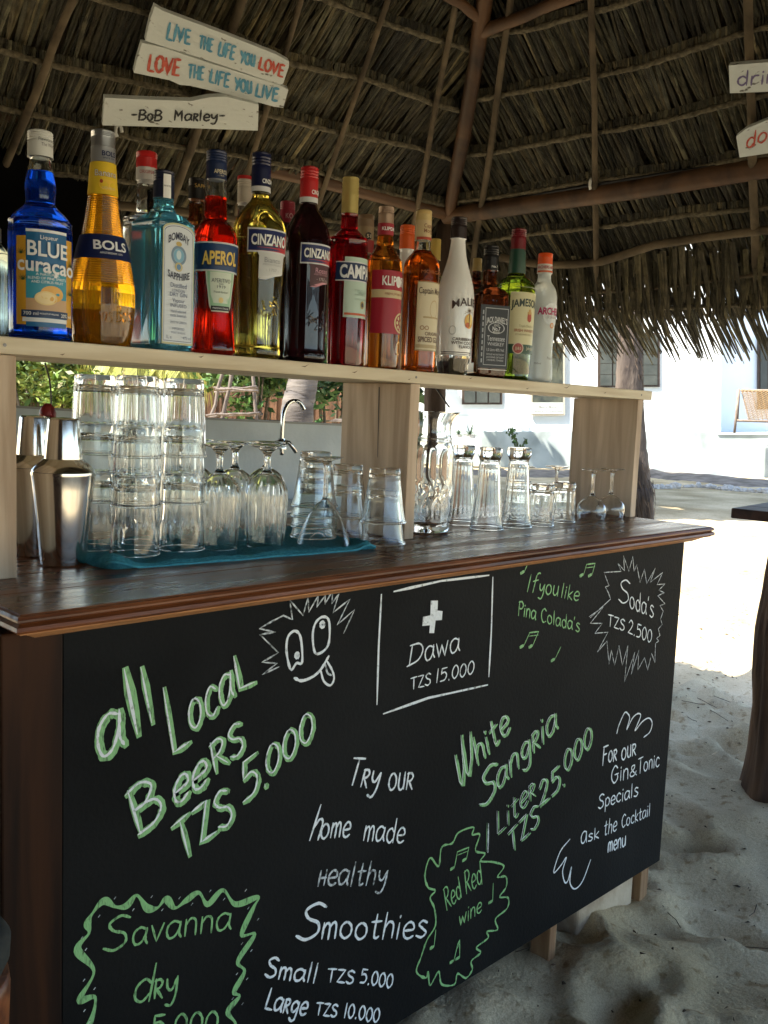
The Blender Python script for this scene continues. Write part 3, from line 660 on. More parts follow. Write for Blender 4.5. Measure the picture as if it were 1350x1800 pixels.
mb = MB()
for _ in range(170):
    u = rg.random(); x, y = (914-17*u+rg.gauss(0, 3.0), 800-47*u+rg.gauss(0, 2)) if rg.random() < .7 else (914+10*u+rg.gauss(0, 2), 800-28*u+rg.gauss(0, 2))
    p = at(x, y, D_+rg.uniform(-.1, .1)); a = Vector((rg.gauss(0, 1), rg.gauss(0, 1), rg.gauss(0, 1))).normalized()*.035; b_ = a.cross(Vector((rg.gauss(0, 1), 1, rg.gauss(0, 1)))).normalized()*.02
    bs = rg.uniform(.6, 1.6); mb.add([p-a, p+b_, p+a, p-b_], [(0, 1, 2, 3)], (bs, bs, bs))
tag(mb.out('foliage', M_LEAF, sp, tint=True), kind='stuff')

# woven lounge chair on the terrace
CD = 24.2
ch = thing('woven_chair', at(1320, 762, CD), 'wooden lounge chair with woven rope back on the terrace', 'chair')
M_CW = mat('grey brown chair wood', (.14, .10, .07), .7, (.26, .20, .15), scale=6, stretch=(3, 3, 1), bump=.4)
for a, b_, D in (((1299, 684), (1291, 761), CD), ((1296, 739), (1420, 743), CD-.05), ((1299, 686), (1296, 739), CD+.05), ((1440, 684), (1432, 761), CD), ((1303, 686), (1440, 688), CD+.3)):
    p, q = at(*a, D), at(*b_, D); MB().tube([p, p.lerp(q, .5), q], .035, 8).out('frame_pole', M_CW, ch, smooth=True)
M_WEAVE = mat('woven rope', (.22, .13, .05), .8, (.40, .27, .13), scale=40)
mb = MB()
for i in range(30):
    y = 687+i*1.7; x0 = 1302+i*.42; p, q = at(x0, y, CD+.1-i*.006), at(1436, y+1, CD+.1-i*.006)
    N = 40; mb.tube([p.lerp(q, k/N)+Vector((0, 0, .006*(1 if (k+i) % 2 else -1)))-_f*(.012*(1 if (k+i) % 2 else -1)) for k in range(N+1)], .0085, 4)
tag(mb.out('woven_back', M_WEAVE, ch), kind='stuff')
mb = MB()
for k in range(16):
    x = 1304+k*8.5; mb.tube([at(x, 686, CD+.11), at(x+(14-k*.8 if k < 14 else 0), 738, CD-.07)], .010, 4)
mb.out('woven_edge', M_WEAVE, ch)

# framed sign board on the guesthouse wall
SB = BD-.10
sg = thing('sign_board', at(962, 712, SB), 'framed notice board with a dark photo hanging on the guesthouse wall', 'sign')
slabD(rectD(932, 600, 993, 730), SB, .05, wood('pale board frame', (.42, .36, .26), (.55, .48, .36), .6, 0), 'frame', sg)
slabD(rectD(935, 708, 990, 727), SB-.012, .01, plain('notice paper', (.72, .76, .76), .6), 'paper', sg)
slabD(rectD(936, 603, 989, 707), SB-.012, .01, mat('dark photograph', (.02, .022, .016), .25, (.10, .10, .06), scale=3), 'photo', sg)

# ================================================================== stand-up bar ledge at the right
TB = onZ(1322, 1412, 0); TB.z = 0
tb = thing('bar_table', (3.42, .10, 0), 'dark wooden bar ledge on a tree trunk leg at the right', 'bar table')
M_DK = wood('dark red wood', (.020, .010, .008), (.06, .028, .020), .5, 0, scale=5, bump=.2)
M_TR = mat('dark trunk leg', (.045, .022, .012), .75, (.20, .115, .065), scale=4, stretch=(3, 3, .4), bump=1, bscale=14)
zt_ = CZ+(onX(1320, 893, 3.3).z-CZ)
P = [onZ(1285, 893, 1.12), onZ(1340, 886.5, 1.12)]
a = P[0]
pl = [(a.x, a.y), (a.x+.10, a.y-1.6), (a.x+.55, a.y-1.55), (a.x+.45, a.y+.05)]
for k in range(3):
    u0, u1 = k/3+.004, (k+1)/3-.004
    lx0, lx1 = a.x+.46*u0, a.x+.46*u1
    V = [(lx0, a.y+.05*u0, 1.085), (lx1, a.y+.05*u1, 1.085), (lx1+.1, a.y-1.6, 1.085), (lx0+.1, a.y-1.6, 1.085)]; V += [(x, y, 1.12) for x, y, z in V]
    bevel(mk('top_plank', V, [(0, 3, 2, 1), (4, 5, 6, 7), (0, 1, 5, 4), (1, 2, 6, 5), (2, 3, 7, 6), (3, 0, 4, 7)], M_DK, tb), .004)
cx, cyy = onZ(1340, 1400, 0).x+.02, onZ(1340, 1400, 0).y-.02
V = []
legp = []
for z, px0 in ((-.1, 1286), (.0, 1286), (.15, 1292), (.35, 1297), (.5, 1296), (.65, 1294), (.8, 1303), (.95, 1311), (1.0, 1319), (1.084, 1322)):
    legp.append((z, px0))
rads = [.125, .125, .112, .105, .108, .105, .088, .074, .070, .070]
PT = catmull([(cx+.012*math.sin(i*1.3), cyy+.01*math.cos(i), z) for i, (z, _) in enumerate(legp)], 8); ST = 56; V = []
for i, p in enumerate(PT):
    u = i/(len(PT)-1)*(len(rads)-1); k = min(int(u), len(rads)-2); r0 = (rads[k]*(1-u+k)+rads[k+1]*(u-k))*.92
    for j in range(ST):
        a_ = 6.2832*j/ST; n1_ = noise.noise(Vector((math.cos(a_)*2, math.sin(a_)*2, p.z*1.6))); n2_ = noise.noise(Vector((math.cos(a_)*7, math.sin(a_)*7, p.z*2.2+5)))
        rr_ = r0*(1+.13*n1_+.07*n2_+.03*noise.noise(Vector((math.cos(a_)*16, math.sin(a_)*16, p.z*9)))); V.append((p.x+rr_*math.cos(a_), p.y+rr_*math.sin(a_), p.z))
mk('trunk_leg', V, [(i*ST+j, i*ST+(j+1) % ST, (i+1)*ST+(j+1) % ST, (i+1)*ST+j) for i in range(len(PT)-1) for j in range(ST)], M_TR, tb, smooth=True)

# ================================================================== stool at the left edge
def stool():
    c_ = onY(-105, 1650, -.40)
    s_ = thing('bar_stool', (c_.x, c_.y, 0), 'brown wooden stool with dark cushion at the lower left edge', 'stool')
    r_ = .058; z1 = onY(10, 1600, -.40).z
    MB().lathe([(r_*.9, z1-.045), (r_*1.02, z1-.03), (r_*1.04, z1-.012), (r_*.9, z1), (.01, z1+.006)], 40, (c_.x, c_.y, 0)).out('cushion', plain('dark cushion', (.012, .016, .016), .8), s_, smooth=True)
    MB().lathe([(r_*.8, z1-.13), (r_*1.0, z1-.11), (r_*1.03, z1-.06), (r_*1.0, z1-.046)], 40, (c_.x, c_.y, 0)).out('seat', M_TRIM, s_, smooth=True)
    for k in range(4):
        a = k*1.57+.6; MB().tube([(c_.x+math.cos(a)*r_*.7, c_.y+math.sin(a)*r_*.7, z1-.12), (c_.x+math.cos(a)*r_*1.1, c_.y+math.sin(a)*r_*1.1, -.03)], .016, 8).out('leg', M_TRIM, s_, smooth=True)
stool()

# ================================================================== THE BAR COUNTER
XL, XR, ZB, ZT, ZC = .588, 2.4311, .12, 1.0823, 1.12
ct = thing('bar_counter', (1.5, 0, 0), 'bar counter with dark wooden top and hand painted chalkboard front', 'bar counter')
bevel(MB().box((XL, 0, ZB), (XR, .018, ZT+.006)).out('chalkboard', M_BOARD, ct), .0015, 1)
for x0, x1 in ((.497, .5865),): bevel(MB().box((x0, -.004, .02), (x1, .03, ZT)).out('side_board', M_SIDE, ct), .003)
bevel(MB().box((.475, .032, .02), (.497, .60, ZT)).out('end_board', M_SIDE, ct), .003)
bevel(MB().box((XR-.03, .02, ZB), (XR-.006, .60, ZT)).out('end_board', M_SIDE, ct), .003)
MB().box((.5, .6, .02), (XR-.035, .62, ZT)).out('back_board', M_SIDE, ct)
for x, y, z1, w_ in ((2.385, .03, ZB, .042), (1.915, .022, ZB, .03), (.56, .05, .12, .05)):
    bevel(MB().box((x, y, -.06), (x+w_, y+.06, z1-.002)).out('foot', M_FOOT, ct), .003)
bevel(MB().box((XL+.01, .020, ZB-.002), (XR-.05, .055, ZB+.04)).out('bottom_rail', M_FOOT, ct), .002)
# top: planks with a moulded nosing all round
x0, x1, y0, y1 = .497+.055, 2.4559-.055, -.066+.055, .62
prof = [(.0535, ZC), (.0575, ZC-.001), (.060, ZC-.005), (.060, ZC-.008), (.054, ZC-.011), (.0605, ZC-.015), (.062, ZC-.020), (.059, ZC-.0235)]
prof2 = [(.055, ZC-.0236), (.053, ZC-.027), (.040, ZC-.0305), (.018, ZT-.004)]
def nosing(pr, name, m):
    V = []; F = []; n = len(pr)
    cs = [(x0, y1, -1, 0), (x0, y0, -1, -1), (x1, y0, 1, -1), (x1, y1, 1, 0)]
    for o_, z in pr:
        for (cx_, cy_, sx, sy) in cs:
            V.append((cx_+sx*(o_ if sx < 0 else o_+.0)*(1 if sx < 0 else 1.0), cy_+sy*o_, z))
    for i in range(n-1):
        for k in range(3): F.append((i*4+k, (i+1)*4+k, (i+1)*4+k+1, i*4+k+1))
    F.append(tuple(i*4 for i in range(n)) ); F.append(tuple(i*4+3 for i in range(n-1, -1, -1)))
    F.append(tuple(range((n-1)*4+3, (n-1)*4-1, -1)))
    return mk(name, V, F, m, ct)
nosing(prof, 'moulding', M_TRIM); nosing(prof2, 'moulding', M_TRIM2)
yy = -.066+.0015
for i in range(5):
    ya = yy+i*.137; yb = ya+.1355
    bevel(MB().box((x0-.0535, ya, ZC-.022), (x1+.0535, min(yb, .62), ZC+.0012)).out('top_plank', M_TOP, ct), .0012, 1)

# concrete block and timber under the counter
bk = thing('concrete_block', (2.2, .1, 0), 'sand coloured stone block tucked under the right of the counter', 'stone block')
o = MB().box((2.08, .045, -.06), (2.37, .22, .105)).out('block', mat('sandy block', (.36, .27, .17), .95, (.56, .45, .31), scale=9, bump=.8, bscale=24), bk)
bevel(o, .012, 3)

# ================================================================== brush lettering
GL = {
'a': (6, '~5,5.5 3,6.3 1,5 .5,2.5 1.5,.3 3.5,.8 5,3.5 5.3,5.8|~5.3,5.8 5,2 5.8,.2'), 'b': (5.5, '1,10 1,0|~1,4 3,6 5,4.5 5,1.5 3,0 1,1'),
'c': (5.3, '~5,5 3,6.3 1,4.5 1,1.5 3,0 5,1'), 'd': (6, '~4.8,4.5 3,6 1,4.5 1,1.5 3,0 4.9,1.8|5.1,10 5,0'), 'e': (5.2, '~1,3 4.8,3.6 4.3,5.8 2.5,6.2 .8,4 1.2,1 3,0 5,1'),
'f': (5, '~5,9.5 3.8,10 2.6,8.5 2.3,4 2,-1|.8,5.5 4.3,5.8'), 'g': (5.5, '~4.8,5 3,6.2 1,4.5 1.3,1.8 3,1.2 4.8,3.5|~4.9,6 4.8,1 4.3,-2.5 2.5,-3.3 .8,-2'),
'h': (5.3, '1.2,10 .8,0|~.9,3.5 2.6,6 4.5,5 4.6,0'), 'i': (2.2, '1.2,6 1,0|1.3,8.3 1.2,7.6'), 'k': (5, '1,10 1,0|4.5,6 1.2,2.8 4.8,0'), 'l': (2.4, '1.2,10 1,0'),
'm': (7, '.8,6 .7,0|~.8,4 2,6 3.3,5.2 3.4,0|~3.4,4 4.8,6.1 6,5 6.2,0'), 'n': (5.3, '.8,6 .7,0|~.8,4 2.4,6.2 4.3,5.2 4.5,0'), 'o': (6, '~3,6.2 1,4.8 .8,1.8 2.8,0 5,1.6 5,4.6 3,6.2'),
'p': (5.5, '1,6 .7,-3.5|~.9,4.5 3,6.3 5,4.5 4.6,1.5 2.6,.3 1,1.5'), 'r': (4.5, '.9,6 .8,0|~.9,3.5 2.2,5.8 4.2,6'), 's': (5, '~4.6,5.6 2.6,6.3 1.3,4.8 3,3.3 4.6,1.8 3,0 .6,.6'),
't': (4.8, '~2.4,9 2.2,1.2 3.2,0 4.2,.6|.5,6 4.6,6.3'), 'u': (5.6, '~.9,6 .9,1.6 2.6,0 4.6,2 4.9,6|4.9,6 5,0'), 'v': (5.2, '.5,6 2.6,0 4.9,6.2'),
'w': (7.2, '.4,6 1.8,0 3.4,5 5,0 6.8,6.2'), 'y': (5.6, '~.8,6 1.2,3 3,2.2 4.8,5.8|~5,6 4.6,0 3,-3.3 .6,-2.8'), '~a': (0, ''),
'A': (6, '~5.4,9.3 3,10.2 .9,7 1,2 2.8,0 4.8,3 5.4,9.5|5.4,9.5 5.6,0'), 'B': (6.5, '1.2,10 1,0|~.6,9.6 3.6,10 5.4,8 3.6,5.6 1.4,5.2|~1.4,5.3 5,4.8 5.9,2.4 4,.3 .6,0'), 'C': (6.5, '~6,8.6 4,10 1.4,7.5 1,3.5 3,0 6,1.2'),
'D': (7.2, '1.4,10 1.2,0|~.4,9.8 4.6,9.6 6.6,6 5,1.5 .2,-.3'), 'E': (6, '5.5,10 1.3,10 1,0 5.5,.2|1.2,5.2 4.8,5.4'), 'F': (5.8, '1.2,10 1,-.2|.6,9.9 5.5,10.2|1.1,5.3 4.4,5.6'),
'G': (7.2, '~6,8.3 3.8,10 1.2,7 1,3 3.4,0 6,2.2 5.9,4.6|3.6,4.4 6.8,4.7'), 'H': (6.8, '1.2,10 1,0|5.8,10 5.6,0|.6,5 6.4,5.3'), 'I': (2.4, '1.2,10 .9,0'), 'L': (5.6, '1.5,10 1,.3 5.4,0'),
'M': (7.8, '.8,0 1.2,10 3.6,4 6.4,10 7,0'), 'O': (7.2, '~3.6,10 1,7.5 .8,2.8 3.3,0 6.2,2.4 6.3,7.3 3.6,10'), 'P': (5.8, '1.2,10 1,-.5|~.5,9.2 3.6,10.2 5.6,8 4,5.2 1.2,4.8'),
'R': (6.2, '1.2,10 1,0|~.6,9.6 3.8,10 5.4,8 3.8,5.6 1.3,5|2.2,5 5.8,0'), 'S': (6.2, '~5.8,8.9 3.6,10.1 1.2,8.4 2.2,6 4.8,4.4 5.2,1.6 2.8,-.1 .3,1.2'), 'T': (6.4, '.2,9.8 6.2,10.2|3.2,10 2.9,-.2'),
'U': (6.2, '~1,10 1,2.5 3,0 5.2,2.5 5.3,10|5.3,10 5.5,0'), 'V': (6.2, '.5,10 2.9,0 5.8,10.2'), 'W': (9, '.5,9 1.2,1.5 2.2,0 3.6,3.5 4.3,12|4.3,9 4.6,1.5 5.6,0 7.4,3.5 8.3,10'), 'Y': (6.4, '.6,10 3.2,5.4|6.2,10.2 2.2,-.6'),
'Z': (6.4, '.6,9.8 5.8,10 .8,.2 6.2,0'), '0': (5.6, '~3,9.6 1,7 .8,2.8 2.7,0 4.9,2.6 5,7 3,9.6'), '1': (2.6, '1.5,10 1.2,0'), '2': (6, '~.8,7.6 2.8,10 5,8 3.6,4.2 .6,.2|.6,.2 5.8,.1'),
'5': (6, '5.4,10 1.6,9.8 1.3,5.8|~1.3,5.8 3.8,6.4 5.4,4 4.2,.8 .8,.2'), '&': (6.5, '~6,.2 2,6 2,9 4,9.4 3.6,6.4 .8,3 1.4,.3 3.8,.6 5.6,4'), "'": (1.8, '1.2,10.3 .8,8.2'), '.': (2.2, '1,.8 1.1,0'), '-': (5, '.6,4.8 4.4,5'), '_': (8.5, '.3,4.6 1.7,4.8|3,3.9 3.8,3.5|5,4.6 7.6,4.6'), ' ': (3.2, '')}
rb = random.Random(4)
def parse(s):
    out = []
    for st in s.split('|'):
        if not st: continue
        sm = st[0] == '~'; st = st.lstrip('~')
        out.append((sm, [tuple(float(q) for q in p.split(',')) for p in st.split()]))
    return out
def layout(text):
    """-> list of (smooth, [(u,v)]) with u in 0..1 over the whole text, v in cap heights"""
    x = 0; S = []; small = False
    for ch in text:
        if ch == '^': small = True; continue
        w_, g = GL[ch]; k = .64 if small else 1
        for sm, P in parse(g): S.append((sm, [(x+p[0]*k, p[1]*k/10) for p in P]))
        x += w_*k+.5; small = False
    x -= .5
    return [(sm, [(a/x, b_) for a, b_ in P]) for sm, P in S]
class Pad:
    """a flat surface: maps photo pixels to places on it, collects brush strokes as thin raised paint"""
    def __init__(s, fn, nrm): s.fn = fn; s.n = nrm; s.k = 0; s.q = []
    def stroke(s, mb, px, w_, off=0, var=.18, smooth=True, taper=.55, tn=None):
        P = catmull([s.fn(x, y) for x, y in px], 6) if smooth else [s.fn(x, y) for x, y in px]
        if not smooth:
            Q = []
            for i in range(len(P)-1):
                for k in range(3): Q.append(P[i].lerp(P[i+1], k/3))
            P = Q+[P[-1]]
        n = len(P); s.k += 1; h = .0012+off+(s.k % 60)*.000012; V = []; F = []
        o = Vector((rb.uniform(0, 99), 0, 0))
        for i, p in enumerate(P):
            d = P[min(i+1, n-1)]-P[max(i-1, 0)]
            if d.length < 1e-7: d = Vector((1, 0, 0))
            d.normalize(); sd = s.n.cross(d).normalized()
            ww = w_*.5*(1+var*noise.noise(o+Vector((i*.5, 0, 0)))*2)
            if i == 0 or i == n-1: ww *= taper
            e = d*(w_*.28) if i == n-1 else (-d*(w_*.28) if i == 0 else Vector((0, 0, 0)))
            c_ = p+e+s.n*h; V += [c_-sd*ww, c_+sd*ww]
        F = [(2*i, 2*i+1, 2*i+3, 2*i+2) for i in range(n-1)]
        mb.add(V, F, tn)
    def text(s, text, p0, p1, up, w_, m, parent, up2=None, hi=None, hw=.30, hoff=(-3.2, -1.6), name='lettering', var=.2):
        mb = MB(); mh = MB(); ax, ay = p0; bx, by = p1; up2 = up2 or up
        S = layout(text); jit = {}
        for sm, P in S:
            j = (rb.uniform(-.012, .012), rb.uniform(-.03, .03))
            px = [(ax+(bx-ax)*(u)+((up[0]*(1-u)+up2[0]*u))*(v+j[1]), ay+(by-ay)*(u)+((up[1]*(1-u)+up2[1]*u))*(v+j[1])) for u, v in P]
            s.stroke(mb, px, w_, smooth=sm, var=var)
            if hi: s.stroke(mh, [(x+hoff[0], y+hoff[1]) for x, y in px], w_*hw, off=.0009, smooth=sm, var=.35, taper=.3)
        if s.__class__ is Pad: pass
        o = mb.out(name, m, parent)
        if hi: mh.out('highlight', hi, o)
        return o
    def draw(s, px, w_, m, parent, smooth=False, name='painted_line', var=.2, mb=None):
        b_ = mb or MB(); s.stroke(b_, px, w_, smooth=smooth, var=var)
        if mb is None: return b_.out(name, m, parent)
NB = Vector((0, -1, 0))
BP = Pad(lambda x, y: onY(x, y, 0), NB)
def cv(s, ox, oy, k): return [(float(p.split(',')[0])/k+ox, float(p.split(',')[1])/k+oy) for p in s.split()]
c6 = lambda s: cv(s, 400, 960, 2.7)
c7 = lambda s: cv(s, 420, 1300, 2.7)
c5 = lambda s: cv(s, 0, 1400, 2.25)
c8 = lambda s: cv(s, 780, 940, 2.572)
W, G_, WF = M_PAINTW, M_PAINTG, M_PAINTF
T = BP.text
# green: all local beers
T('a', (172, 1338), (222, 1310), (-8, -112), 0.0152, G_, ct, hi=W); T('l', (236, 1292), (252, 1284), (-24, -112), 0.0189, G_, ct, hi=W); T('l', (262, 1272), (276, 1264), (-20, -96), 0.0122, G_, ct, hi=W)
T('L', (302, 1334), (336, 1306), (-22, -114), 0.0110, G_, ct, hi=W); T('oca', (334, 1290), (414, 1226), (-8, -80), 0.0104, G_, ct, hi=W); T('^L', (418, 1216), (450, 1200), (-22, -88), 0.0116, G_, ct, hi=W)
T('B', (240, 1472), (296, 1432), (-24, -74), 0.0134, G_, ct, hi=W); T('ee', (304, 1420), (366, 1376), (0, -72), 0.0134, G_, ct, hi=W); T('RS', (376, 1362), (434, 1316), (-10, -50), 0.0107, G_, ct, hi=W)
T('TZS', (318, 1512), (416, 1438), (-16, -56), 0.0120, G_, ct, hi=W); T('5.', (424, 1414), (474, 1378), (-4, -66), 0.0110, G_, ct, hi=W); T('000', (468, 1368), (554, 1296), (-4, -50), 0.0104, G_, ct, hi=W)
# funny face
BP.draw(c6('240,572 162,608 232,555 160,550 238,505 150,418 225,408 148,390 210,355 262,328 305,348 292,255 355,328 380,240 382,312 430,230 420,288 462,232 458,275 495,212 492,272 525,225 497,315 578,250 518,372 600,300 548,412'), .0030, WF, ct)
BP.draw(c6('298,585 278,500 285,430 318,402 345,435 352,548 325,555 298,585'), .0050, W, ct, smooth=True); BP.draw(c6('418,510 402,430 415,365 450,335 480,358 475,470 418,510'), .0050, W, ct, smooth=True)
for cx_, cy_, r_ in ((328, 518, 15), (448, 372, 17)):
    BP.draw(c6(' '.join('%f,%f' % (cx_+r_*.5*math.cos(k), cy_+r_*.75*math.sin(k)) for k in range(7))), .0060, W, ct, smooth=True)
BP.draw(c6('315,625 350,638 400,620 440,585 478,522'), .0055, W, ct, smooth=True); BP.draw(c6('440,590 455,640 485,660 503,630 495,590 470,545'), .0045, W, ct, smooth=True); BP.draw(c6('462,560 472,600 490,612'), .0040, WF, ct, smooth=True)
# dawa frame
for s_ in ('728,230 715,480 707,750', '788,215 1010,165 1238,138', '1257,148 1250,400 1238,618', '738,795 950,720 1232,658'): BP.draw(c6(s_), .0050, W, ct)
cr_ = [BP.fn(x, y)+NB*.0014 for x, y in c6('962,258 996,258 994,305 1018,308 1015,350 985,352 978,412 955,412 958,375 922,378 926,335 960,328')]
mk('painted_cross', cr_, [(0, 1, 2, 11), (11, 2, 5, 8), (2, 3, 4, 5), (5, 6, 7, 8), (8, 9, 10, 11)], W, ct)
T('D', (714, 1170), (742, 1162), (5, -36), .0036, W, ct); T('awa', (745, 1162), (808, 1145), (0, -40), .0036, W, ct)
T('TZS', (721, 1212), (757, 1203), (0, -20), .0030, W, ct); T('15.000', (764, 1201), (832, 1184), (2, -24), .0032, W, ct)
# smoothies column
T('T^Ry', (609, 1378), (664, 1386), (12, -46), .0050, W, ct); T('^O^U^R', (680, 1387), (724, 1387), (6, -46), .0045, W, ct)
T('h', (540, 1478), (561, 1474), (18, -62), .0046, W, ct); T('ome', (560, 1474), (613, 1470), (7, -42), .0045, W, ct); T('made', (636, 1477), (708, 1482), (7, -42), .0042, W, ct)
T('^Healthy', (556, 1556), (678, 1556), (8, -42), .0045, WF, ct)
T('S', (516, 1652), (562, 1648), (16, -62), .0062, W, ct); T('moothies', (562, 1650), (748, 1648), (7, -46), .0052, W, ct)
T('Small', (463, 1716), (555, 1728), (7, -34), .0048, W, ct); T('TZS', (573, 1724), (621, 1729), (3, -22), .0042, W, ct); T('5.000', (630, 1727), (688, 1737), (4, -25), .0042, W, ct)
T('La^Rge', (462, 1773), (536, 1785), (10, -36), .0048, W, ct); T('TZS', (553, 1783), (591, 1787), (3, -21), .0042, W, ct); T('10.000', (602, 1787), (665, 1797), (4, -25), .0042, W, ct)
# savanna dry
T('S', (178, 1676), (226, 1664), (6, -58), .0045, G_, ct); T('avanna', (230, 1662), (406, 1632), (4, -48), .0040, G_, ct); T('d', (228, 1768), (268, 1756), (12, -66), .0045, G_, ct); T('^Ry', (268, 1756), (312, 1746), (4, -52), .0045, G_, ct); T('5.000', (262, 1822), (382, 1812), (3, -38), .0045, G_, ct)
wv = c5('352,900 375,795 315,800 370,690 305,605 350,540 345,500 365,460 410,412 455,435 500,430 540,390 580,440 620,440 655,405 690,440 735,410 785,380 820,425 880,370 930,425 1018,398 1000,440 955,545 1005,545 940,650 965,690 925,770 945,790 900,850 930,900 900,960')
wv = [(128, 1840)]+wv
mb = MB(); PW = catmull([BP.fn(x, y) for x, y in wv], 8); n = len(PW); V = []
for i, p in enumerate(PW):
    d = (PW[min(i+1, n-1)]-PW[max(i-1, 0)]).normalized(); sd = NB.cross(d).normalized(); ww = .0022+.0042*abs(math.sin(i*.19+.4))**2; V += [p+NB*.0013-sd*ww, p+NB*.0013+sd*ww]
mk('painted_border', V, [(2*i, 2*i+1, 2*i+3, 2*i+2) for i in range(n-1)], G_, ct)
mb = MB()
for x, y in cv('453,400 598,395 708,400 829,373 970,370 525,447 640,447 757,425 884,405 390,472 322,557 338,603 330,725 372,758 332,845 980,440 1018,485 955,580 992,608 935,700 975,720 918,798 957,818 350,892', 0, 1400, 2.25): BP.stroke(mb, [(x-1, y+1.3), (x+1.2, y-1.6)], .0028)
mb.out('painted_dots', WF, ct)
# pina colada
def note(x, y, tx, ty, r_=5, dbl=None, m=G_, w_=.0026, hw=.0075):
    mb = MB(); BP.stroke(mb, [(x-r_*.5, y+1.5), (x+r_*.5, y-1.5)], hw, smooth=False, taper=.8); BP.stroke(mb, [(x+r_*.8, y-2), (tx, ty)], w_, smooth=False)
    if dbl:
        x2, y2, tx2, ty2 = dbl; BP.stroke(mb, [(x2-r_*.5, y2+1.5), (x2+r_*.5, y2-1.5)], hw, smooth=False, taper=.8); BP.stroke(mb, [(x2+r_*.8, y2-2), (tx2, ty2)], w_, smooth=False)
        BP.stroke(mb, [(tx, ty), (tx2, ty2)], w_*1.5, smooth=False); BP.stroke(mb, [(tx-.5, ty+6), (tx2-.5, ty2+6)], w_*.8, smooth=False)
    mb.out('painted_note', m, ct)
note(917, 1006, 928, 987); note(1021, 1011, 1030, 992, dbl=(1036, 1011, 1045, 990)); note(916, 1136, 930, 1112, dbl=(932, 1136, 946, 1110)); note(971, 1160, 985, 1137)
T('If', (924, 1040), (944, 1036), (6, -30), .0036, G_, ct); T('you', (945, 1042), (980, 1048), (4, -28), .0036, G_, ct); T('like', (984, 1050), (1016, 1057), (4, -25), .0034, G_, ct)
T('Pina', (909, 1080), (941, 1090), (2, -24), .0036, G_, ct); T("Colada's", (949, 1092), (1018, 1111), (1, -24), .0033, G_, ct)
BP.draw(c8('660,375 752,290 742,262 728,235 745,230 722,170 800,165 785,130 815,162 810,95 835,165 852,98 858,165 870,135 885,215 905,155 915,220 955,150 930,215 988,170 962,225 998,222 970,250 995,262 965,275 998,312 975,320 990,345 978,380 985,405 968,425 975,455 960,468 970,480 955,490 952,578 938,535 920,610 905,555 875,612 880,520 845,630 862,530 815,665 830,500 805,590 790,500 770,590 755,520 745,585 735,480 692,530 740,440 680,445 715,400 660,400 720,325 655,370'), .0026, WF, ct)
T('S', (1085, 1058), (1106, 1062), (2, -40), .0036, W, ct); T("oda's", (1105, 1068), (1148, 1086), (1, -33), .0036, W, ct)
T('TZS', (1067, 1099), (1097, 1109), (1, -19), .0034, W, ct); T('2.500', (1102, 1112), (1144, 1130), (2, -23), .0034, W, ct)
# white sangria
T('W', (806, 1388), (838, 1352), (-8, -66), .0085, G_, ct, hi=W, hw=.22); T('hite', (838, 1346), (898, 1284), (-10, -46), .0080, G_, ct, hi=W, hw=.22)
T('S', (842, 1424), (874, 1398), (2, -62), .0085, G_, ct, hi=W, hw=.22); T('ang^Ria', (874, 1390), (981, 1280), (-4, -48), .0072, G_, ct, hi=W, hw=.22)
T('1', (852, 1500), (862, 1496), (0, -50), .0045, WF, ct, hi=G_, hw=.4); T('Lite^R', (873, 1472), (942, 1398), (-2, -40), .0042, G_, ct, hi=W, hw=.35)
T('TZS', (897, 1500), (950, 1446), (-4, -34), .0060, G_, ct, hi=W, hw=.35); T('25.', (948, 1420), (995, 1380), (-2, -42), .0078, G_, ct, hi=W, hw=.22); T('000', (992, 1362), (1042, 1308), (-2, -36), .0070, G_, ct, hi=W, hw=.22)
# gin & tonic
BP.draw(c8('780,898 790,860 815,805 830,808 838,830 825,880 850,830 875,808 888,820 862,885 895,845 925,828 940,850 930,890 902,915'), .0040, W, ct, smooth=True)
T('F^O^R', (1057, 1344), (1083, 1336), (2, -30), .0048, W, ct); T('^O^U^R', (1091, 1336), (1117, 1326), (1, -32), .0046, W, ct)
T('Gin', (1072, 1378), (1104, 1368), (1, -30), .0042, W, ct); T('&', (1105, 1366), (1119, 1362), (1, -20), .0038, W, ct); T('Tonic', (1120, 1360), (1158, 1346), (1, -26), .0038, W, ct)
T('Specials', (1050, 1422), (1121, 1398), (1, -24), .0040, W, ct); T('Ask', (1019, 1484), (1052, 1473), (1, -20), .0038, W, ct); T('the', (1060, 1469), (1083, 1460), (2, -27), .0036, W, ct); T('Cocktail', (1091, 1456), (1142, 1433), (1, -22), .0034, W, ct); T('menu', (1067, 1498), (1099, 1486), (1, -27), .0048, W, ct)
BP.draw(c8('568,1375 525,1430 497,1510 500,1525 530,1490 552,1458 535,1520 545,1570 560,1560 575,1500 568,1570 590,1600 625,1565 662,1468'), .0040, W, ct, smooth=True)
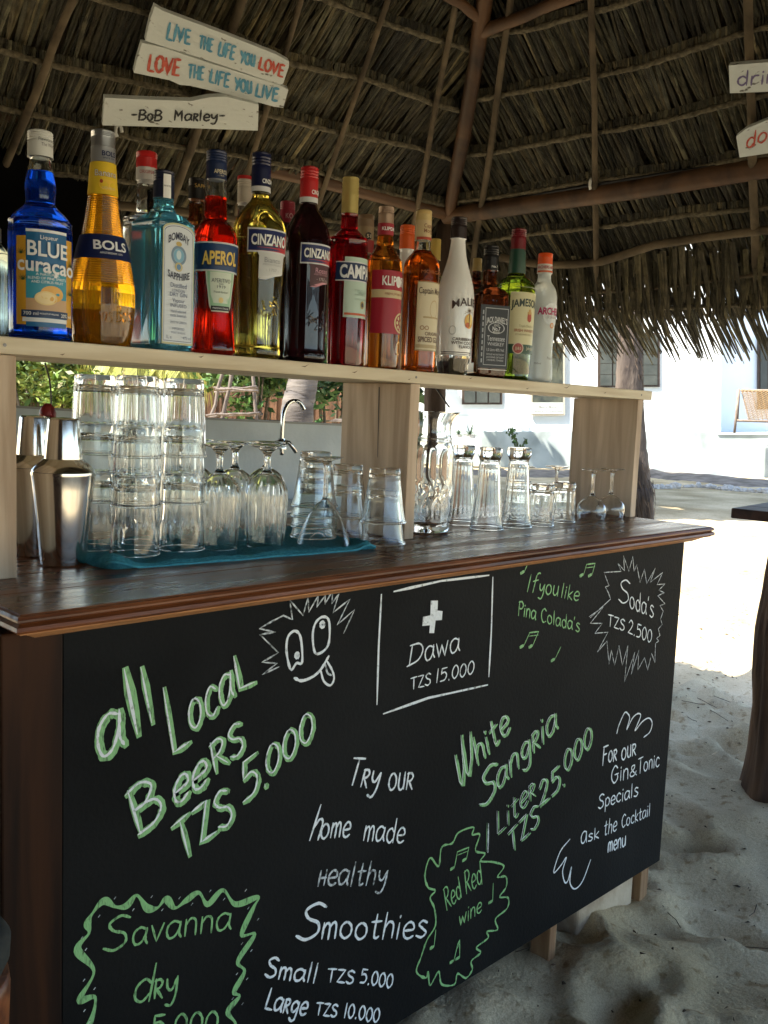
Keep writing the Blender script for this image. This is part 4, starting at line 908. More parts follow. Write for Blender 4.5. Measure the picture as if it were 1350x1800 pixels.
# red red wine cloud
BP.draw(c7('1110,415 1040,440 1010,490 960,510 945,600 905,560 880,640 895,700 930,715 905,750 925,800 930,880 890,950 862,1030 840,1100 885,1130 895,1100 905,1165 945,1100 960,1160 1020,1160 1035,1110 1075,1130 1105,1090 1100,1050 1145,1010 1125,985 1180,940 1175,910 1225,900 1215,850 1270,800 1275,750 1235,745 1265,700 1265,650 1225,650 1255,600 1205,580 1145,575 1165,540 1120,525 1140,450 1105,450 1110,415'), .0044, G_, ct, smooth=True, var=.5)
note(794, 1526, 803, 1497, dbl=(815, 1511, 823, 1489)); note(861, 1585, 866, 1552); note(758, 1665, 765, 1634); note(793, 1690, 803, 1661, dbl=(803, 1684, 807, 1652))
T('Red', (783, 1600), (812, 1576), (-6, -36), .0034, G_, ct); T('Red', (818, 1572), (848, 1552), (-4, -40), .0034, G_, ct); T('wine', (806, 1628), (846, 1602), (0, -28), .0034, G_, ct)

# ================================================================== painted sign boards on the roof poles
def board(label, pts, fc, o, m, curve=None):
    A = [onP(x, y, fc.C+fc.n*o, fc.n) for x, y in pts]; n = len(A); c_ = sum(A, Vector())/n
    s_ = thing('sign_plank', c_, label, 'sign')
    B = [p+fc.n*.018 for p in A]
    mk('plank', A+B, [tuple(range(n)), tuple(range(2*n-1, n-1, -1))]+[(i, n+i, n+(i+1) % n, (i+1) % n) for i in range(n)], m, s_)
    return s_, Pad(lambda x, y: onP(x, y, fc.C+fc.n*o, fc.n), -fc.n)
M_SIGN = mat('chipped white paint', (.10, .09, .075), .7, (.58, .62, .60), scale=26, stretch=(1, 1, 3), ramp=(.31, .37), bump=.3, bscale=30, detail=8)
M_BLU = mat('blue paint', (.05, .22, .36), .6, (.12, .34, .48), scale=70); M_RED = mat('red paint', (.42, .05, .03), .6, (.55, .12, .08), scale=70); M_INK = mat('black paint', (.02, .022, .025), .6)
ca = lambda s: cv(s, 180, 0, 3.97)
s1, p1 = board('upper white plank sign with blue and one red word', ca('365,42 420,75 900,255 1215,380 1303,430 1300,470 1262,582 1240,592 700,410 300,285 320,190 335,130'), FL, -.09, M_SIGN)
s2, p2 = board('middle white plank sign beginning with a red word', ca('275,300 420,330 700,425 1240,595 1298,628 1262,752 1200,745 900,665 610,598 540,592 470,560 220,508 240,420'), FL, -.088, M_SIGN)
s3, p3 = board('lowest white plank sign with black lettering on the ring beam', ca('15,682 300,695 620,705 740,680 860,675 1090,730 1085,912 760,900 400,885 0,875'), FL, -.10, M_SIGN)
def tt(p, s_, t_, a, b_, up, w_, m): p.text(t_, *ca('%f,%f %f,%f' % (*a, *b_)), (up[0]/3.97, up[1]/3.97), w_, m, s_, var=.3)
TW = .0085
tt(p1, s1, 'LI', (440, 268), (510, 285), (20, -115), TW, M_BLU); tt(p1, s1, 'VE', (520, 285), (612, 312), (6, -95), TW, M_BLU); tt(p1, s1, 'THE', (672, 330), (765, 362), (10, -85), TW, M_BLU)
tt(p1, s1, 'LIFE', (802, 378), (918, 415), (15, -90), TW, M_BLU); tt(p1, s1, 'YOU', (958, 430), (1060, 462), (8, -75), TW, M_BLU); tt(p1, s1, 'LOVE', (1085, 475), (1260, 540), (14, -80), TW, M_RED)
tt(p2, s2, 'LOVE', (310, 490), (535, 530), (14, -110), TW*1.15, M_RED); tt(p2, s2, 'THE', (595, 535), (705, 558), (8, -88), TW, M_BLU); tt(p2, s2, 'LIFE', (742, 570), (882, 610), (12, -90), TW, M_BLU)
tt(p2, s2, 'YOU', (920, 618), (1040, 650), (4, -80), TW*1.1, M_BLU); tt(p2, s2, 'LIVE', (1062, 665), (1222, 705), (12, -85), TW*1.1, M_BLU)
tt(p3, s3, '-B^OB', (195, 835), (415, 840), (8, -70), TW*.8, M_INK); tt(p3, s3, 'M', (497, 835), (560, 840), (5, -72), TW*.8, M_INK); tt(p3, s3, 'a^Rley-', (570, 840), (855, 842), (5, -72), TW*.8, M_INK)
s4, p4 = board('white plank sign at the right edge, upper of two', [(1281, 115), (1420, 104), (1425, 158), (1283, 164)], FR, -.09, M_SIGN)
s5, p5 = board('white tilted plank sign at the right edge, lower of two', [(1294, 240), (1312, 226), (1425, 180), (1430, 246), (1400, 262), (1300, 277)], FR, -.09, M_SIGN)
M_PUR = mat('grey violet paint', (.16, .13, .26), .6)
p4.text('drink', (1294, 151), (1385, 143), (2, -26), .006, M_PUR, s4); p5.text("don't", (1310, 262), (1390, 232), (3, -28), .006, M_RED, s5)

# ================================================================== shelf rack on the counter
SF, ZS, TH = .1813, 1.4966, .0267
rk = thing('bottle_shelf', (1.5, SF+.11, ZC), 'long pale timber shelf raised on three boards along the bar counter', 'shelf')
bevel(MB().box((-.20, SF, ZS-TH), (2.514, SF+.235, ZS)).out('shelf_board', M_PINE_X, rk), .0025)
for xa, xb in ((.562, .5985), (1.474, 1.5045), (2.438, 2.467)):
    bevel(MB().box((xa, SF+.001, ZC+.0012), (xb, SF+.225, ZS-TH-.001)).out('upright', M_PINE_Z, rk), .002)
for x, z0, z1 in ((1.4735, 1.30, 1.46),):
    MB().add([(x-.0006, SF+.095, z0), (x-.0006, SF+.098, z1), (x-.0006, SF+.101, z1), (x-.0006, SF+.0965, z0)], [(0, 1, 2, 3)]).out('crack', M_INK, rk)

rk_ = random.Random(8)
for k in range(9):
    x = .7+k*.2+rk_.uniform(-.06, .06); z = ZS-rk_.uniform(.006, .022); l = rk_.uniform(.006, .03)
    MB().add([(x, SF-.0004, z), (x+l*.5, SF-.0004, z-.0012), (x+l, SF-.0004, z+l*.25), (x+l*.5, SF-.0004, z+.0010)], [(0, 1, 2, 3)]).out('wood_nick', mat('dark wood nick', (.16, .10, .06), .8), rk)
for xa in (.58, 1.489, 2.452):
    for z in (ZC+.06, ZS-.06-TH): pass
    MB().lathe([(.0028, 0), (.0028, .0006), (.001, .0007)], 12, (0, 0, 0)).out('screw_head', plain('steel screw', (.18, .17, .16), .4, metal=.8), rk, local=True).matrix_local = Matrix.Translation(Vector((xa, SF-.0001, ZS-TH*.5))-rk.location) @ Matrix.Rotation(R(90), 4, 'X')

# ================================================================== bottles
def glassm(name, col, rough=.02, trans=1.0, ior=1.52): return mat(name, col, rough, trans=trans, ior=ior)
M_CLEAR = glassm('clear glass', (.97, .985, .98), 0, ior=1.45)
M_NECK = glassm('thin bottle glass', (.93, .96, .95), .0, ior=1.35)
def text_mesh(body, bold=0):
    cu = bpy.data.curves.new('t', 'FONT'); cu.body = body; cu.size = 1; cu.resolution_u = 3; cu.offset = bold
    o = bpy.data.objects.new('t', cu); COL.objects.link(o)
    me = bpy.data.meshes.new_from_object(o.evaluated_get(bpy.context.evaluated_depsgraph_get()))
    bm = bmesh.new(); bm.from_mesh(me)
    bmesh.ops.triangulate(bm, faces=bm.faces[:])
    for _ in range(3):
        le = [e for e in bm.edges if e.calc_length() > .16]
        if not le: break
        bmesh.ops.subdivide_edges(bm, edges=le, cuts=1); bmesh.ops.triangulate(bm, faces=bm.faces[:])
    vs_ = [v.co.copy() for v in bm.verts]; fs = [tuple(v.index for v in f.verts) for f in bm.faces]
    bm.free(); bpy.data.objects.remove(o); bpy.data.curves.remove(cu); bpy.data.meshes.remove(me)
    xs = [v.x for v in vs_]; x0, x1 = min(xs), max(xs)
    return [((v.x-x0)/(x1-x0), v.y/.7) for v in vs_], fs, (x1-x0)/.7
def colm(c, r_=.45, met=0): return plain('print %.3f %.3f %.3f' % c + (' m' if met else ''), c, r_, metal=met)
WHT, BLK, NAVY, RED, GOLD, CREAM = (.84, .86, .86), (.012, .012, .014), (.010, .022, .085), (.42, .015, .02), (.52, .34, .10), (.60, .54, .38)
class Bottle:
    def __init__(s, label, xc, Y, prof, loff=10, square=None, name='bottle', group=None, cat='bottle', bodyx=None):
        """prof: (photo y, half width px) from cap top down to the base"""
        s.Y = Y; s.xc = xc; yb = prof[-1][0]
        pb = onY(bodyx or xc, yb, Y); s.X = pb.x; s.k = depth(pb)/CF
        s.z = lambda y: max(ZS+.0008, onY(xc, y, Y).z) if y < yb else ZS+.0008
        s.prof = [(hw*s.k, s.z(y)) for y, hw in prof]; s.yp = prof
        s.th = thing(name, (s.X, Y, ZS), label, cat, group)
        s.phi = math.atan2(CY-Y, -s.X); s.th0 = s.phi+R(loff); s.sq = square; s.lay = 0
    def r(s, z):
        P = s.prof
        for (r1, z1), (r2, z2) in zip(P, P[1:]):
            if z2 <= z <= z1: return r1+(r2-r1)*(z1-z)/max(1e-6, z1-z2)
        return P[0][0] if z > P[0][1] else P[-1][0]
    def seg(s, y0, y1, name, m, dr=0, seg=48, ripple=None, fine=1, ang=50, smooth=True, capb=True, hollow=0, z1add=0):
        pts = [(y, hw) for y, hw in s.yp if y0 < y < y1]
        R_ = lambda y: s.r(s.z(y))
        P = [(y0, R_(y0)/s.k)]+pts+[(y1, R_(y1)/s.k)]
        if fine:                                           # round the silhouette
            ys = []
            Q = catmull([Vector((y, hw, 0)) for y, hw in P], 4); P = [(q.x, q.y) for q in Q]
        if ripple:
            q0, q1, st, am = ripple; P2 = []; y = y0
            while y < y1:
                P2.append((y, R_(y)/s.k+(am*math.sin((y-q0)/st*6.28) if q0 < y < q1 else 0))); y += st/5
            P = P2+[(y1, R_(y1)/s.k)]
        pr = [((hw*s.k)+dr, s.z(y)) for y, hw in P]
        pr.sort(key=lambda q: q[1])
        shp = s.shape(pr) if s.sq else None
        if hollow:
            pr = pr+[(r_-hollow, z) for r_, z in reversed(pr)]
            mb = MB().lathe(pr, seg, (s.X, s.Y, 0), closed=True, shape=shp)
        else: mb = MB().lathe(pr, seg, (s.X, s.Y, 0), shape=shp)
        return mb.out(name, m, s.th, smooth=smooth, ang=ang)
    def shape(s, pr):
        wx, wy, rot, rlim = s.sq
        def f(q, r_):
            # rounded square for the body, round for the neck
            e = .26 if r_ > rlim else (.26+(1-.26)*min(1, (rlim-r_)/(rlim*.35)))
            cq, sq_ = math.cos(q), math.sin(q); x = math.copysign(abs(cq)**e, cq)*r_; y = math.copysign(abs(sq_)**e, sq_)*r_
            if r_ > rlim*.7: x *= wx; y *= wy
            return x*math.cos(rot)-y*math.sin(rot), x*math.sin(rot)+y*math.cos(rot)
        return f
    def pt(s, dx, y, off):
        z = s.z(y); r_ = s.r(z); a = dx*s.k
        if s.sq and r_ > s.sq[3]*.7:
            wx, wy, rot, _ = s.sq; n_ = Vector((math.sin(rot), -math.cos(rot), 0)); t_ = Vector((math.cos(rot), math.sin(rot), 0))
            return Vector((s.X, s.Y, z))+n_*(s.prof[-2][0]*wy+off)+t_*a
        th = s.th0+a/max(r_, .01); th = max(s.th0-2.6, min(s.th0+2.6, th))
        return Vector((s.X+math.cos(th)*(r_+off), s.Y+math.sin(th)*(r_+off), z))
    def patch(s, x0, x1, y0, y1, c, name='label', rows=None, nx_=20, ny=8, met=0):
        """rows: list of (y, xl, xr)"""
        s.lay += 1; off = .0009+s.lay*.00010
        rows = rows or [(y0+(y1-y0)*j/ny, x0, x1) for j in range(ny+1)]
        V = []; F = []
        for y, a, b_ in rows:
            for i in range(nx_+1): V.append(s.pt(a+(b_-a)*i/nx_, y, off))
        for j in range(len(rows)-1):
            for i in range(nx_): k = j*(nx_+1)+i; F.append((k+nx_+1, k+nx_+2, k+1, k))
        return mk(name, V, F, colm(c, .38, met) if isinstance(c, tuple) else c, s.th, smooth=True)
    def disc(s, dx, y, rx, ry, c, inner=0, met=0, name='emblem'):
        s.lay += 1; off = .0011+s.lay*.00010; N = 28; V = []; F = []
        for q in (1, inner):
            for i in range(N): a = 6.283*i/N; V.append(s.pt(dx+math.cos(a)*rx*q, y+math.sin(a)*ry*q, off))
        F = [(i, N+i, N+(i+1) % N, (i+1) % N) for i in range(N)]
        return mk(name, V, F, colm(c, .4, met), s.th)
    def text(s, body, dx, y, h, c, width=None, bold=.0, arc=0, slope=0, name='lettering', met=0):
        """dx, y: middle of the line in label pixels; h: cap height px"""
        s.lay += 1; off = .0015+s.lay*.00010
        U, F, asp = text_mesh(body, bold); wd = width or asp*h
        V = []
        for u, v in U:
            uu = u-.5; yy = y+h/2-v*h+arc*(4*uu*uu)+slope*uu; V.append(s.pt(dx+uu*wd, yy, off))
        return mk(name, V, F, colm(c, .4, met), s.th)
def capped(b, y0, y1, m, ridge=True, name='cap', ylab=None):
    R_ = b.r(b.z((y0+y1)/2)); zt_, zb_ = b.z(y0), b.z(y1); n = 14; P = [(R_*.90, zt_), (R_, zt_-.0022)]
    H = zt_-zb_
    for i in range(1, 9 if ridge else 2):
        u = .06+.4*i/9; P += [(R_*(.955 if i % 2 else 1.01), zt_-H*u)]
    P += [(R_, zt_-H*.5), (R_, zb_+.0015), (R_*1.03, zb_+.001), (R_*1.03, zb_)]
    P.sort(key=lambda q: q[1])
    fold = (lambda q, i, z: 1+(.010*math.sin(q*40) if z > zt_-H*.14 else 0)) if ridge else None
    return MB().lathe(P, 80 if ridge else 40, (b.X, b.Y, 0), fold=fold).out(name, m, b.th, smooth=True, ang=35)
YF, YBK = .238, .350
SH = 'spirit bottles in the front row on the shelf'; SB_ = 'bottles in the back row on the shelf'
# ---- 1 blue
b = Bottle('vivid blue liqueur bottle with white cap, leftmost of the front row', 71, YF, [(232, 21), (278, 21), (282, 17.5), (296, 19.5), (306, 22), (325, 25.5), (345, 25), (358, 24.5), (366, 29), (376, 40), (386, 48), (396, 52), (408, 53), (580, 53), (592, 52), (599, 47)], 12, group=SH)
capped(b, 232, 278, plain('white cap', (.62, .64, .62), .35)); b.text('Flavours of', 8, 249, 6, (.12, .12, .13), 30); b.text('The World', 10, 258, 6, (.12, .12, .13), 26)
b.seg(278, 303, 'neck', M_NECK, hollow=.003); b.seg(303, 599, 'body', glassm('blue liqueur', (.004, .065, .66), .02, .88)).data
for y in (398, 402): b.patch(-46, 46, y, y+.8, (.10, .25, .6), name='printed_line', ny=1)
b.patch(-52, 52, 424, 575, (.62, .33, .03)); b.patch(-34, 35, 415, 578, (.02, .13, .30)); b.patch(-34, 35, 478, 556, (.05, .30, .42)); b.patch(-34, 35, 530, 558, (.55, .36, .20))
b.patch(-34, 35, 412, 417, (.75, .78, .8), met=0, ny=1); b.patch(-40, 36, 563, 570, (.70, .73, .75), ny=1); b.patch(-42, 38, 550, 562, (.015, .04, .11), ny=1)
b.disc(8, 521, 19, 14, (.75, .42, .10)); b.disc(-2, 529, 18, 12, (.80, .62, .28)); b.disc(-2, 529, 15, 9.5, (.85, .68, .36), inner=.15)
for dx, y0 in ((-42, 455), (-38, 500), (44, 470), (42, 520)):
    for k in range(7):
        a = -2.9+k*.45; b.patch(0, 0, 0, 0, (.03, .07, .03), name='palm_print', rows=[(y0+math.sin(a)*12*u, dx+math.cos(a)*12*u-1.2*(1-u), dx+math.cos(a)*12*u+1.2*(1-u)) for u in (0, .5, 1)], nx_=1)
b.text('Liqueur', 2, 426, 7, WHT, 26); b.text('BLUE', 1, 446, 25, (.80, .82, .84), 62, bold=.02, slope=3); b.text('curaçao', 0, 473, 25, (.80, .82, .84), 92, bold=.02, slope=6)
b.text('A NATURAL', 0, 489, 4.5, WHT); b.text('BLEND OF FINE SPIRITS', 0, 495.5, 4.5, WHT, 58); b.text('AND CITRUS FRUIT', 0, 502, 4.5, WHT, 48)
b.text('700 ml', -25, 556, 6, WHT, 22); b.text('PRODUCT OF HOLLAND', 2, 556, 2.6, WHT, 28); b.text('20% vol', 30, 557, 6, WHT, 20)
# ---- 2 banana
b = Bottle('tapering amber yellow banana liqueur bottle with silver cap', 181, YF, [(231, 20), (286, 20), (288, 20.5), (345, 24.5), (380, 29), (410, 34), (435, 41), (460, 47.5), (485, 53), (510, 56), (540, 56.5), (570, 54), (592, 51), (603, 47)], 9, group=SH, bodyx=179)
capped(b, 231, 262, mat('silver cap', (.50, .52, .54), .3, metal=.9)); b.seg(262, 288, 'collar', plain('silver collar', (.42, .44, .47), .35, metal=.6), fine=0, dr=.0004)
b.text('BOLS', 7, 274, 8.5, NAVY, 24, bold=.02); b.text('SINCE 1575', 7, 282, 3, NAVY)
b.seg(288, 603, 'body', glassm('amber liqueur', (.82, .36, .012), .03, .90), ripple=(348, 500, 4.2, .45))
b.patch(-42, 42, 289, 346, (.72, .50, .03)); b.disc(6, 330, 16, 10, (.78, .50, .05)); b.text('Banana', 2, 309, 11, (.20, .10, .03), 37, bold=.03); b.text('Banana', 2, 309, 11, (.80, .78, .7), 36, bold=-.005); b.text('LIQUEUR', 6, 335, 4, CREAM, 22)
b.disc(-6, 324, 2.5, 3.5, (.35, .05, .02)); b.patch(-68, 68, 418, 461, (.012, .02, .085), ny=6); b.text('BOLS', 8, 437, 16, (.80, .82, .84), 58, bold=.025); b.text('AMSTERDAM 1575', 8, 451, 3.4, WHT, 38)
mbE = Pad(lambda x, y: b.pt(x, y, .0), Vector((-.5, -.86, 0))); mb = MB()
for sm, P in layout('Lucas Bols'): mbE.stroke(mb, [(-38+u*88, 572-v*26-u*6) for u, v in P], .0016, smooth=sm)
mb.out('embossed_script', MATS['amber liqueur'], b.th)
# ---- 3 light blue square
b = Bottle('pale blue square shouldered gin bottle with tall white label', 282, YF+.012, [(300, 17.5), (350, 18), (352, 17), (368, 19), (378, 32), (388, 43), (398, 49), (410, 50.5), (600, 50.5), (606, 50.5), (612, 47)], 14, square=(.83, .84, R(6), .035), group=SH, bodyx=284)
capped(b, 300, 349, plain('navy cap', (.012, .018, .045), .3)); M_GIN = glassm('pale blue glass', (.16, .62, .86), .02, .82)
b.seg(349, 612, 'body', M_GIN, seg=64)
b.patch(-5, 8, 308, 350, WHT); b.text('IMPORTED', 1.5, 329, 3, NAVY, 12)
def lab(x0, x1, yt, yb_, rise, c, **k): b.patch(0, 0, 0, 0, c, rows=[(yt+rise*(1-math.sqrt(max(0, 1-u*u))), -0+((x0+x1)/2)-(x1-x0)/2*u if False else x0, x1) for u in (0,)]+[(yb_, x0, x1)], **k)
def archlab(x0, x1, yt, yb_, rise, c):
    s_ = b; b.lay += 1; off = .0009+b.lay*.00010; N = 24; V = []
    for i in range(N+1):
        u = i/N*2-1; x = (x0+x1)/2+u*(x1-x0)/2; V += [b.pt(x, yt+rise*(1-math.sqrt(max(0, 1-u*u*.98))), off), b.pt(x, yb_, off)]
    mk('label', V, [(2*i+1, 2*i+3, 2*i+2, 2*i) for i in range(N)], colm(c), b.th)
archlab(-33, 33, 396, 606, 14, (.50, .50, .30)); archlab(-31, 31, 399, 603, 13, (.60, .66, .72)); archlab(-29.5, 29.5, 401, 601, 12, (.10, .14, .26)); archlab(-28.8, 28.8, 402, 600, 12, (.62, .68, .74))
b.text('BOMBAY', 0, 418, 13, (.03, .04, .08), 44, bold=.015, arc=9); b.disc(0, 452, 16, 17, (.20, .30, .42), inner=.72); b.disc(0, 452, 11, 12, (.22, .45, .62)); b.disc(0, 451, 5, 8, (.55, .68, .75)); b.disc(0, 432, 6, 4, (.55, .42, .15)); b.disc(0, 472, 8, 8, (.55, .48, .25)); b.disc(0, 472, 4.5, 5, (.12, .25, .45))
b.text('SAPPHIRE', 0, 489, 12, (.03, .04, .08), 46, bold=.015, arc=-5)
for s_, y, h, w_ in (('Distilled', 504, 8, 34), ('LONDON', 513, 5, 26), ('DRY GIN', 520, 7, 36), ('Vapour', 530, 7, 26), ('INFUSED', 539, 6, 34), ('Hand selected', 549, 5, 32), ('exotic botanicals', 556, 5, 34), ('SINCE 1761 LONDON', 568, 4, 34), ('IMPORTED', 579, 4, 26), ('PRODUCT OF ENGLAND', 586, 3.4, 30)): b.text(s_, 0, y, h, (.10, .14, .26), w_)
b.text('1L e', -20, 594, 6, (.10, .14, .26), 11); b.text('47% vol', 18, 594, 5, (.10, .14, .26), 17)
# ---- 4 orange red
b = Bottle('orange red aperitif bottle with navy cap and navy label band', 376, YF, [(265, 17.5), (316, 17.5), (318, 17), (345, 18.5), (384, 19.5), (392, 24), (402, 32), (414, 37), (426, 39), (445, 39), (490, 36.5), (540, 34.5), (580, 36), (610, 38.5), (618, 38), (622, 35)], 19, group=SH, bodyx=374)
capped(b, 265, 316, plain('navy blue cap', (.012, .025, .08), .35)); b.text('APEROL', 3, 304, 7, CREAM, 25, bold=.02); b.text('- 1919 -', 3, 311, 3, CREAM)
b.seg(316, 347, 'neck', M_NECK, hollow=.003); b.seg(347, 622, 'body', glassm('orange red aperitif', (.62, .016, .004), .02, .90))
b.patch(-52, 46, 431, 482, (.55, .6, .62)); b.patch(-52, 46, 434, 479, (.012, .045, .14)); b.text('APEROL', -2, 459, 23, (.03, .03, .05), 66, bold=.05, slope=-2); b.text('APEROL', -2, 458, 22, (.72, .52, .12), 64, bold=.03, slope=-2)
b.patch(0, 0, 0, 0, (.55, .62, .52), rows=[(481, -27, 27), (500, -25, 25), (520, -22, 22), (542, -19, 19), (551, -15, 15)]); b.patch(0, 0, 0, 0, (.30, .52, .34), rows=[(482, -24, 24), (500, -23, 23), (520, -20, 20), (541, -17, 17)]); b.patch(0, 0, 0, 0, (.58, .66, .56), rows=[(483, -19, 19), (500, -19, 19), (522, -17, 17), (536, -12, 12)])
b.text('APERITIVO', 0, 497, 7, (.05, .08, .1), 32); b.text('DAL', 0, 503, 3, (.05, .08, .1)); b.text('1919', 0, 508, 5, (.05, .08, .1), 14); b.text('Fratelli Barbieri', 0, 517, 3.6, (.1, .14, .12), 24); b.patch(-16, 16, 541, 549, (.015, .015, .02), ny=1); b.text('PADOVA ITALIA', 0, 545, 3, WHT, 26); b.disc(0, 531, 4, 5, (.72, .58, .25))
# ---- 5 / 6 vermouths
def cinz(xc, dy, body, capm, label, off, dark, xb):
    global b
    K = .975 if dy else 1
    P = [(268, 16.5), (338, 16.5), (341, 14), (352, 17), (362, 25), (374, 34), (388, 41), (402, 45), (420, 46), (450, 45), (500, 42.5), (560, 40.5), (606, 40), (614, 41), (624, 41), (629, 37)]
    if dy: P = [(292, 15.5), (356, 15.5), (359, 14), (368, 18), (378, 25), (390, 31), (403, 36), (420, 39), (450, 38.5), (500, 36.5), (560, 36), (614, 36), (622, 37), (631, 37), (636, 33)]
    b = Bottle(label, xc, YF, P, off, group=SH, bodyx=xb)
    y0, y1 = P[0][0], P[1][0]; capped(b, y0, y1-9, capm); b.seg(y1-9, y1, 'collar', plain('white collar', (.6, .62, .64), .4), fine=0, dr=.0004); b.text('CINZANO', 10, y1-18, 7.5, WHT, 28, bold=.02)
    b.seg(y1, P[-1][0], 'body', body); s_ = P[5][0] and (432 if dy else 408); q = .86 if dy else 1
    b.patch(-38*q, 42*q, s_, s_+42*q, (.60, .62, .64)); b.patch(-36*q, 40*q, s_+3, s_+39*q, (.012, .022, .11))
    b.patch(0, 0, 0, 0, (.45, .02, .03), rows=[(s_+39*q-(1-j/6)*34*q*.999, -36*q+(76*q)*(1-j/6)**.9*1.0, 40*q) for j in range(7)] )
    b.text('CINZANO', 2, s_+21*q, 19*q, (.03, .03, .06), 68*q, bold=.05); b.text('CINZANO', 2, s_+20*q, 18*q, (.78, .80, .80), 66*q, bold=.03)
    c0 = (.56, .58, .58) if not dark else (.06, .008, .016)
    b.patch(0, 0, 0, 0, c0, rows=[(s_+42*q, -20*q, 36*q), (s_+48*q, -17*q, 32*q), (s_+70*q, -17*q, 31*q), (s_+76*q, -17*q, 31*q), (s_+86*q, -17*q, -2*q)])
    b.patch(0, 0, 0, 0, (.62, .64, .65) if not dark else (.5, .2, .25), name='label_edge', rows=[(s_+77*q, 10*q, 31*q), (s_+82*q, -4, 10*q), (s_+88*q, -17*q, -4*q)], nx_=4)
    b.text('Rosso' if dark else 'Bianco', 7, s_+54*q, 9, (.25, .27, .3) if not dark else (.6, .30, .38), 30*q); b.text('APERITIVO ITALIANO', 7, s_+62*q, 3, (.35, .36, .38) if not dark else (.5, .25, .3), 36*q); b.text('- 1757 -', 7, s_+71*q, 5, (.3, .32, .34) if not dark else (.6, .5, .5), 24*q)
    pe = Pad(lambda x, y: b.pt(x, y, 0), Vector((-.7, -.7, 0))); mb = MB(); q3 = random.Random(int(xc))
    for _ in range(16):
        cx_, cy_ = q3.uniform(-15, 26), q3.uniform(s_+115, s_+150); pe.stroke(mb, [(cx_+q3.uniform(-6, 6), cy_+q3.uniform(-8, 8)) for _ in range(4)], .0013)
    mb.out('embossed_crest', body, b.th); b.text('CINZANO', 8, P[-1][0]-9, 9, (.3, .3, .2) if not dark else (.1, .1, .12), 44, name='embossed_name', bold=-.01).data.materials[0] = body
cinz(453, 0, glassm('pale gold vermouth', (.70, .56, .10), .01, .97), plain('dark navy cap', (.008, .012, .05), .3), 'pale golden vermouth bottle with navy cap and wide shoulders', 22, False, 451)
cinz(534, 1, glassm('near black vermouth', (.020, .004, .006), .01, .5), plain('bright red cap', (.45, .018, .02), .35), 'near black vermouth bottle with bright red cap', 32, True, 534)
# ---- 7 campari
b = Bottle('deep red bitter bottle with gold cap and navy band over a pale green label', 604, YF, [(309, 14.5), (374, 14.5), (376, 13.5), (400, 15), (405, 18), (413, 26), (424, 32), (436, 33.5), (636, 32), (643, 31), (647, 28)], 36, group=SH, bodyx=605)
capped(b, 309, 374, plain('gold cap', (.50, .40, .14), .35, metal=.4)); b.seg(374, 647, 'body', glassm('crimson bitter', (.36, .004, .010), .02, .86))
b.patch(-26, 34, 455, 560, (.45, .58, .50)); b.patch(-42, 44, 463, 497, (.60, .62, .64), ny=4); b.patch(-42, 44, 465, 495, (.012, .03, .10), ny=4); b.text('CAMPARI', 4, 480, 22, (.74, .76, .78), 76, bold=.035); b.patch(-24, 34, 552, 556, (.5, .1, .03), ny=1); b.disc(10, 537, 5, 7, (.35, .28, .1)); b.disc(10, 537, 3, 4, (.04, .05, .06)); b.text('Gaspare', 8, 515, 7, (.30, .42, .35), 20)
for k in range(3): b.text('MILANO', 6, 506+k*8+6, 2.6, (.30, .42, .35), 26)
# ---- 8 brandy
b = Bottle('amber brandy bottle with dark red label and red neck band', 669, YF, [(361, 13.5), (394, 13.5), (412, 13.5), (414, 13.5), (430, 15), (440, 20), (450, 26), (460, 30), (470, 31.5), (588, 31.5), (640, 30.5), (648, 29), (653, 26)], 38, group=SH, bodyx=668)
capped(b, 361, 392, plain('bronze cap', (.42, .30, .22), .35, metal=.5)); b.seg(392, 413, 'neck_label', plain('dark red paper', (.30, .015, .03), .5), fine=0, dr=.0005); b.text('KLIPDRIFT', 2, 402, 6, WHT, 34, bold=.02)
b.seg(413, 653, 'body', glassm('amber brandy', (.62, .20, .02), .02, .92)); b.patch(-42, 42, 478, 588, (.33, .012, .03)); b.patch(-42, 42, 512, 526, (.55, .45, .26), ny=1); b.text('KLIPDRIFT', 8, 496, 16, (.76, .76, .74), 62, bold=.02); b.disc(8, 497, 6, 10, (.76, .76, .74)); b.text('PREMIUM BRANDY', 4, 519, 4, (.3, .1, .05), 44); b.disc(18, 568, 17, 18, (.60, .48, .28), inner=.82)
for k in range(8): b.disc(18+10*math.cos(k*.785), 568+10.5*math.sin(k*.785), 2.8, 3, (.60, .48, .28))
b.disc(18, 568, 4, 4, (.60, .48, .28)); b.disc(15, 612, 8, 12, (.75, .5, .2), inner=.8)
# ---- 9 spiced
b = Bottle('amber spiced rum bottle with cream label and pale cap', 733, YF, [(367, 13.5), (385, 13.5), (421, 14), (423, 12.5), (438, 14.5), (444, 18), (452, 25), (462, 30), (474, 31), (500, 31), (640, 30), (650, 30), (658, 27)], 34, group=SH, bodyx=733)
capped(b, 367, 386, plain('straw cap', (.55, .42, .18), .4)); b.seg(386, 421, 'neck_label', plain('cream neck paper', (.58, .46, .26), .5), fine=0, dr=.0005); b.text('Captain', 4, 396, 7, (.25, .12, .06), 22, bold=.01); b.text('Morgan', 4, 405, 7, (.25, .12, .06), 22, bold=.01); b.patch(-20, 20, 416, 421, (.42, .06, .03), ny=1)
b.seg(421, 440, 'neck', M_NECK, hollow=.0025); b.seg(440, 658, 'body', glassm('spiced amber', (.60, .12, .012), .02, .92)); b.patch(-24, 36, 497, 618, (.35, .25, .12)); b.patch(-23, 35, 499, 616, (.62, .55, .38)); b.text('Captain Morgan', 6, 513, 11, (.10, .06, .04), 54, bold=.012); b.patch(-12, 26, 558, 561, (.42, .32, .16), ny=1)
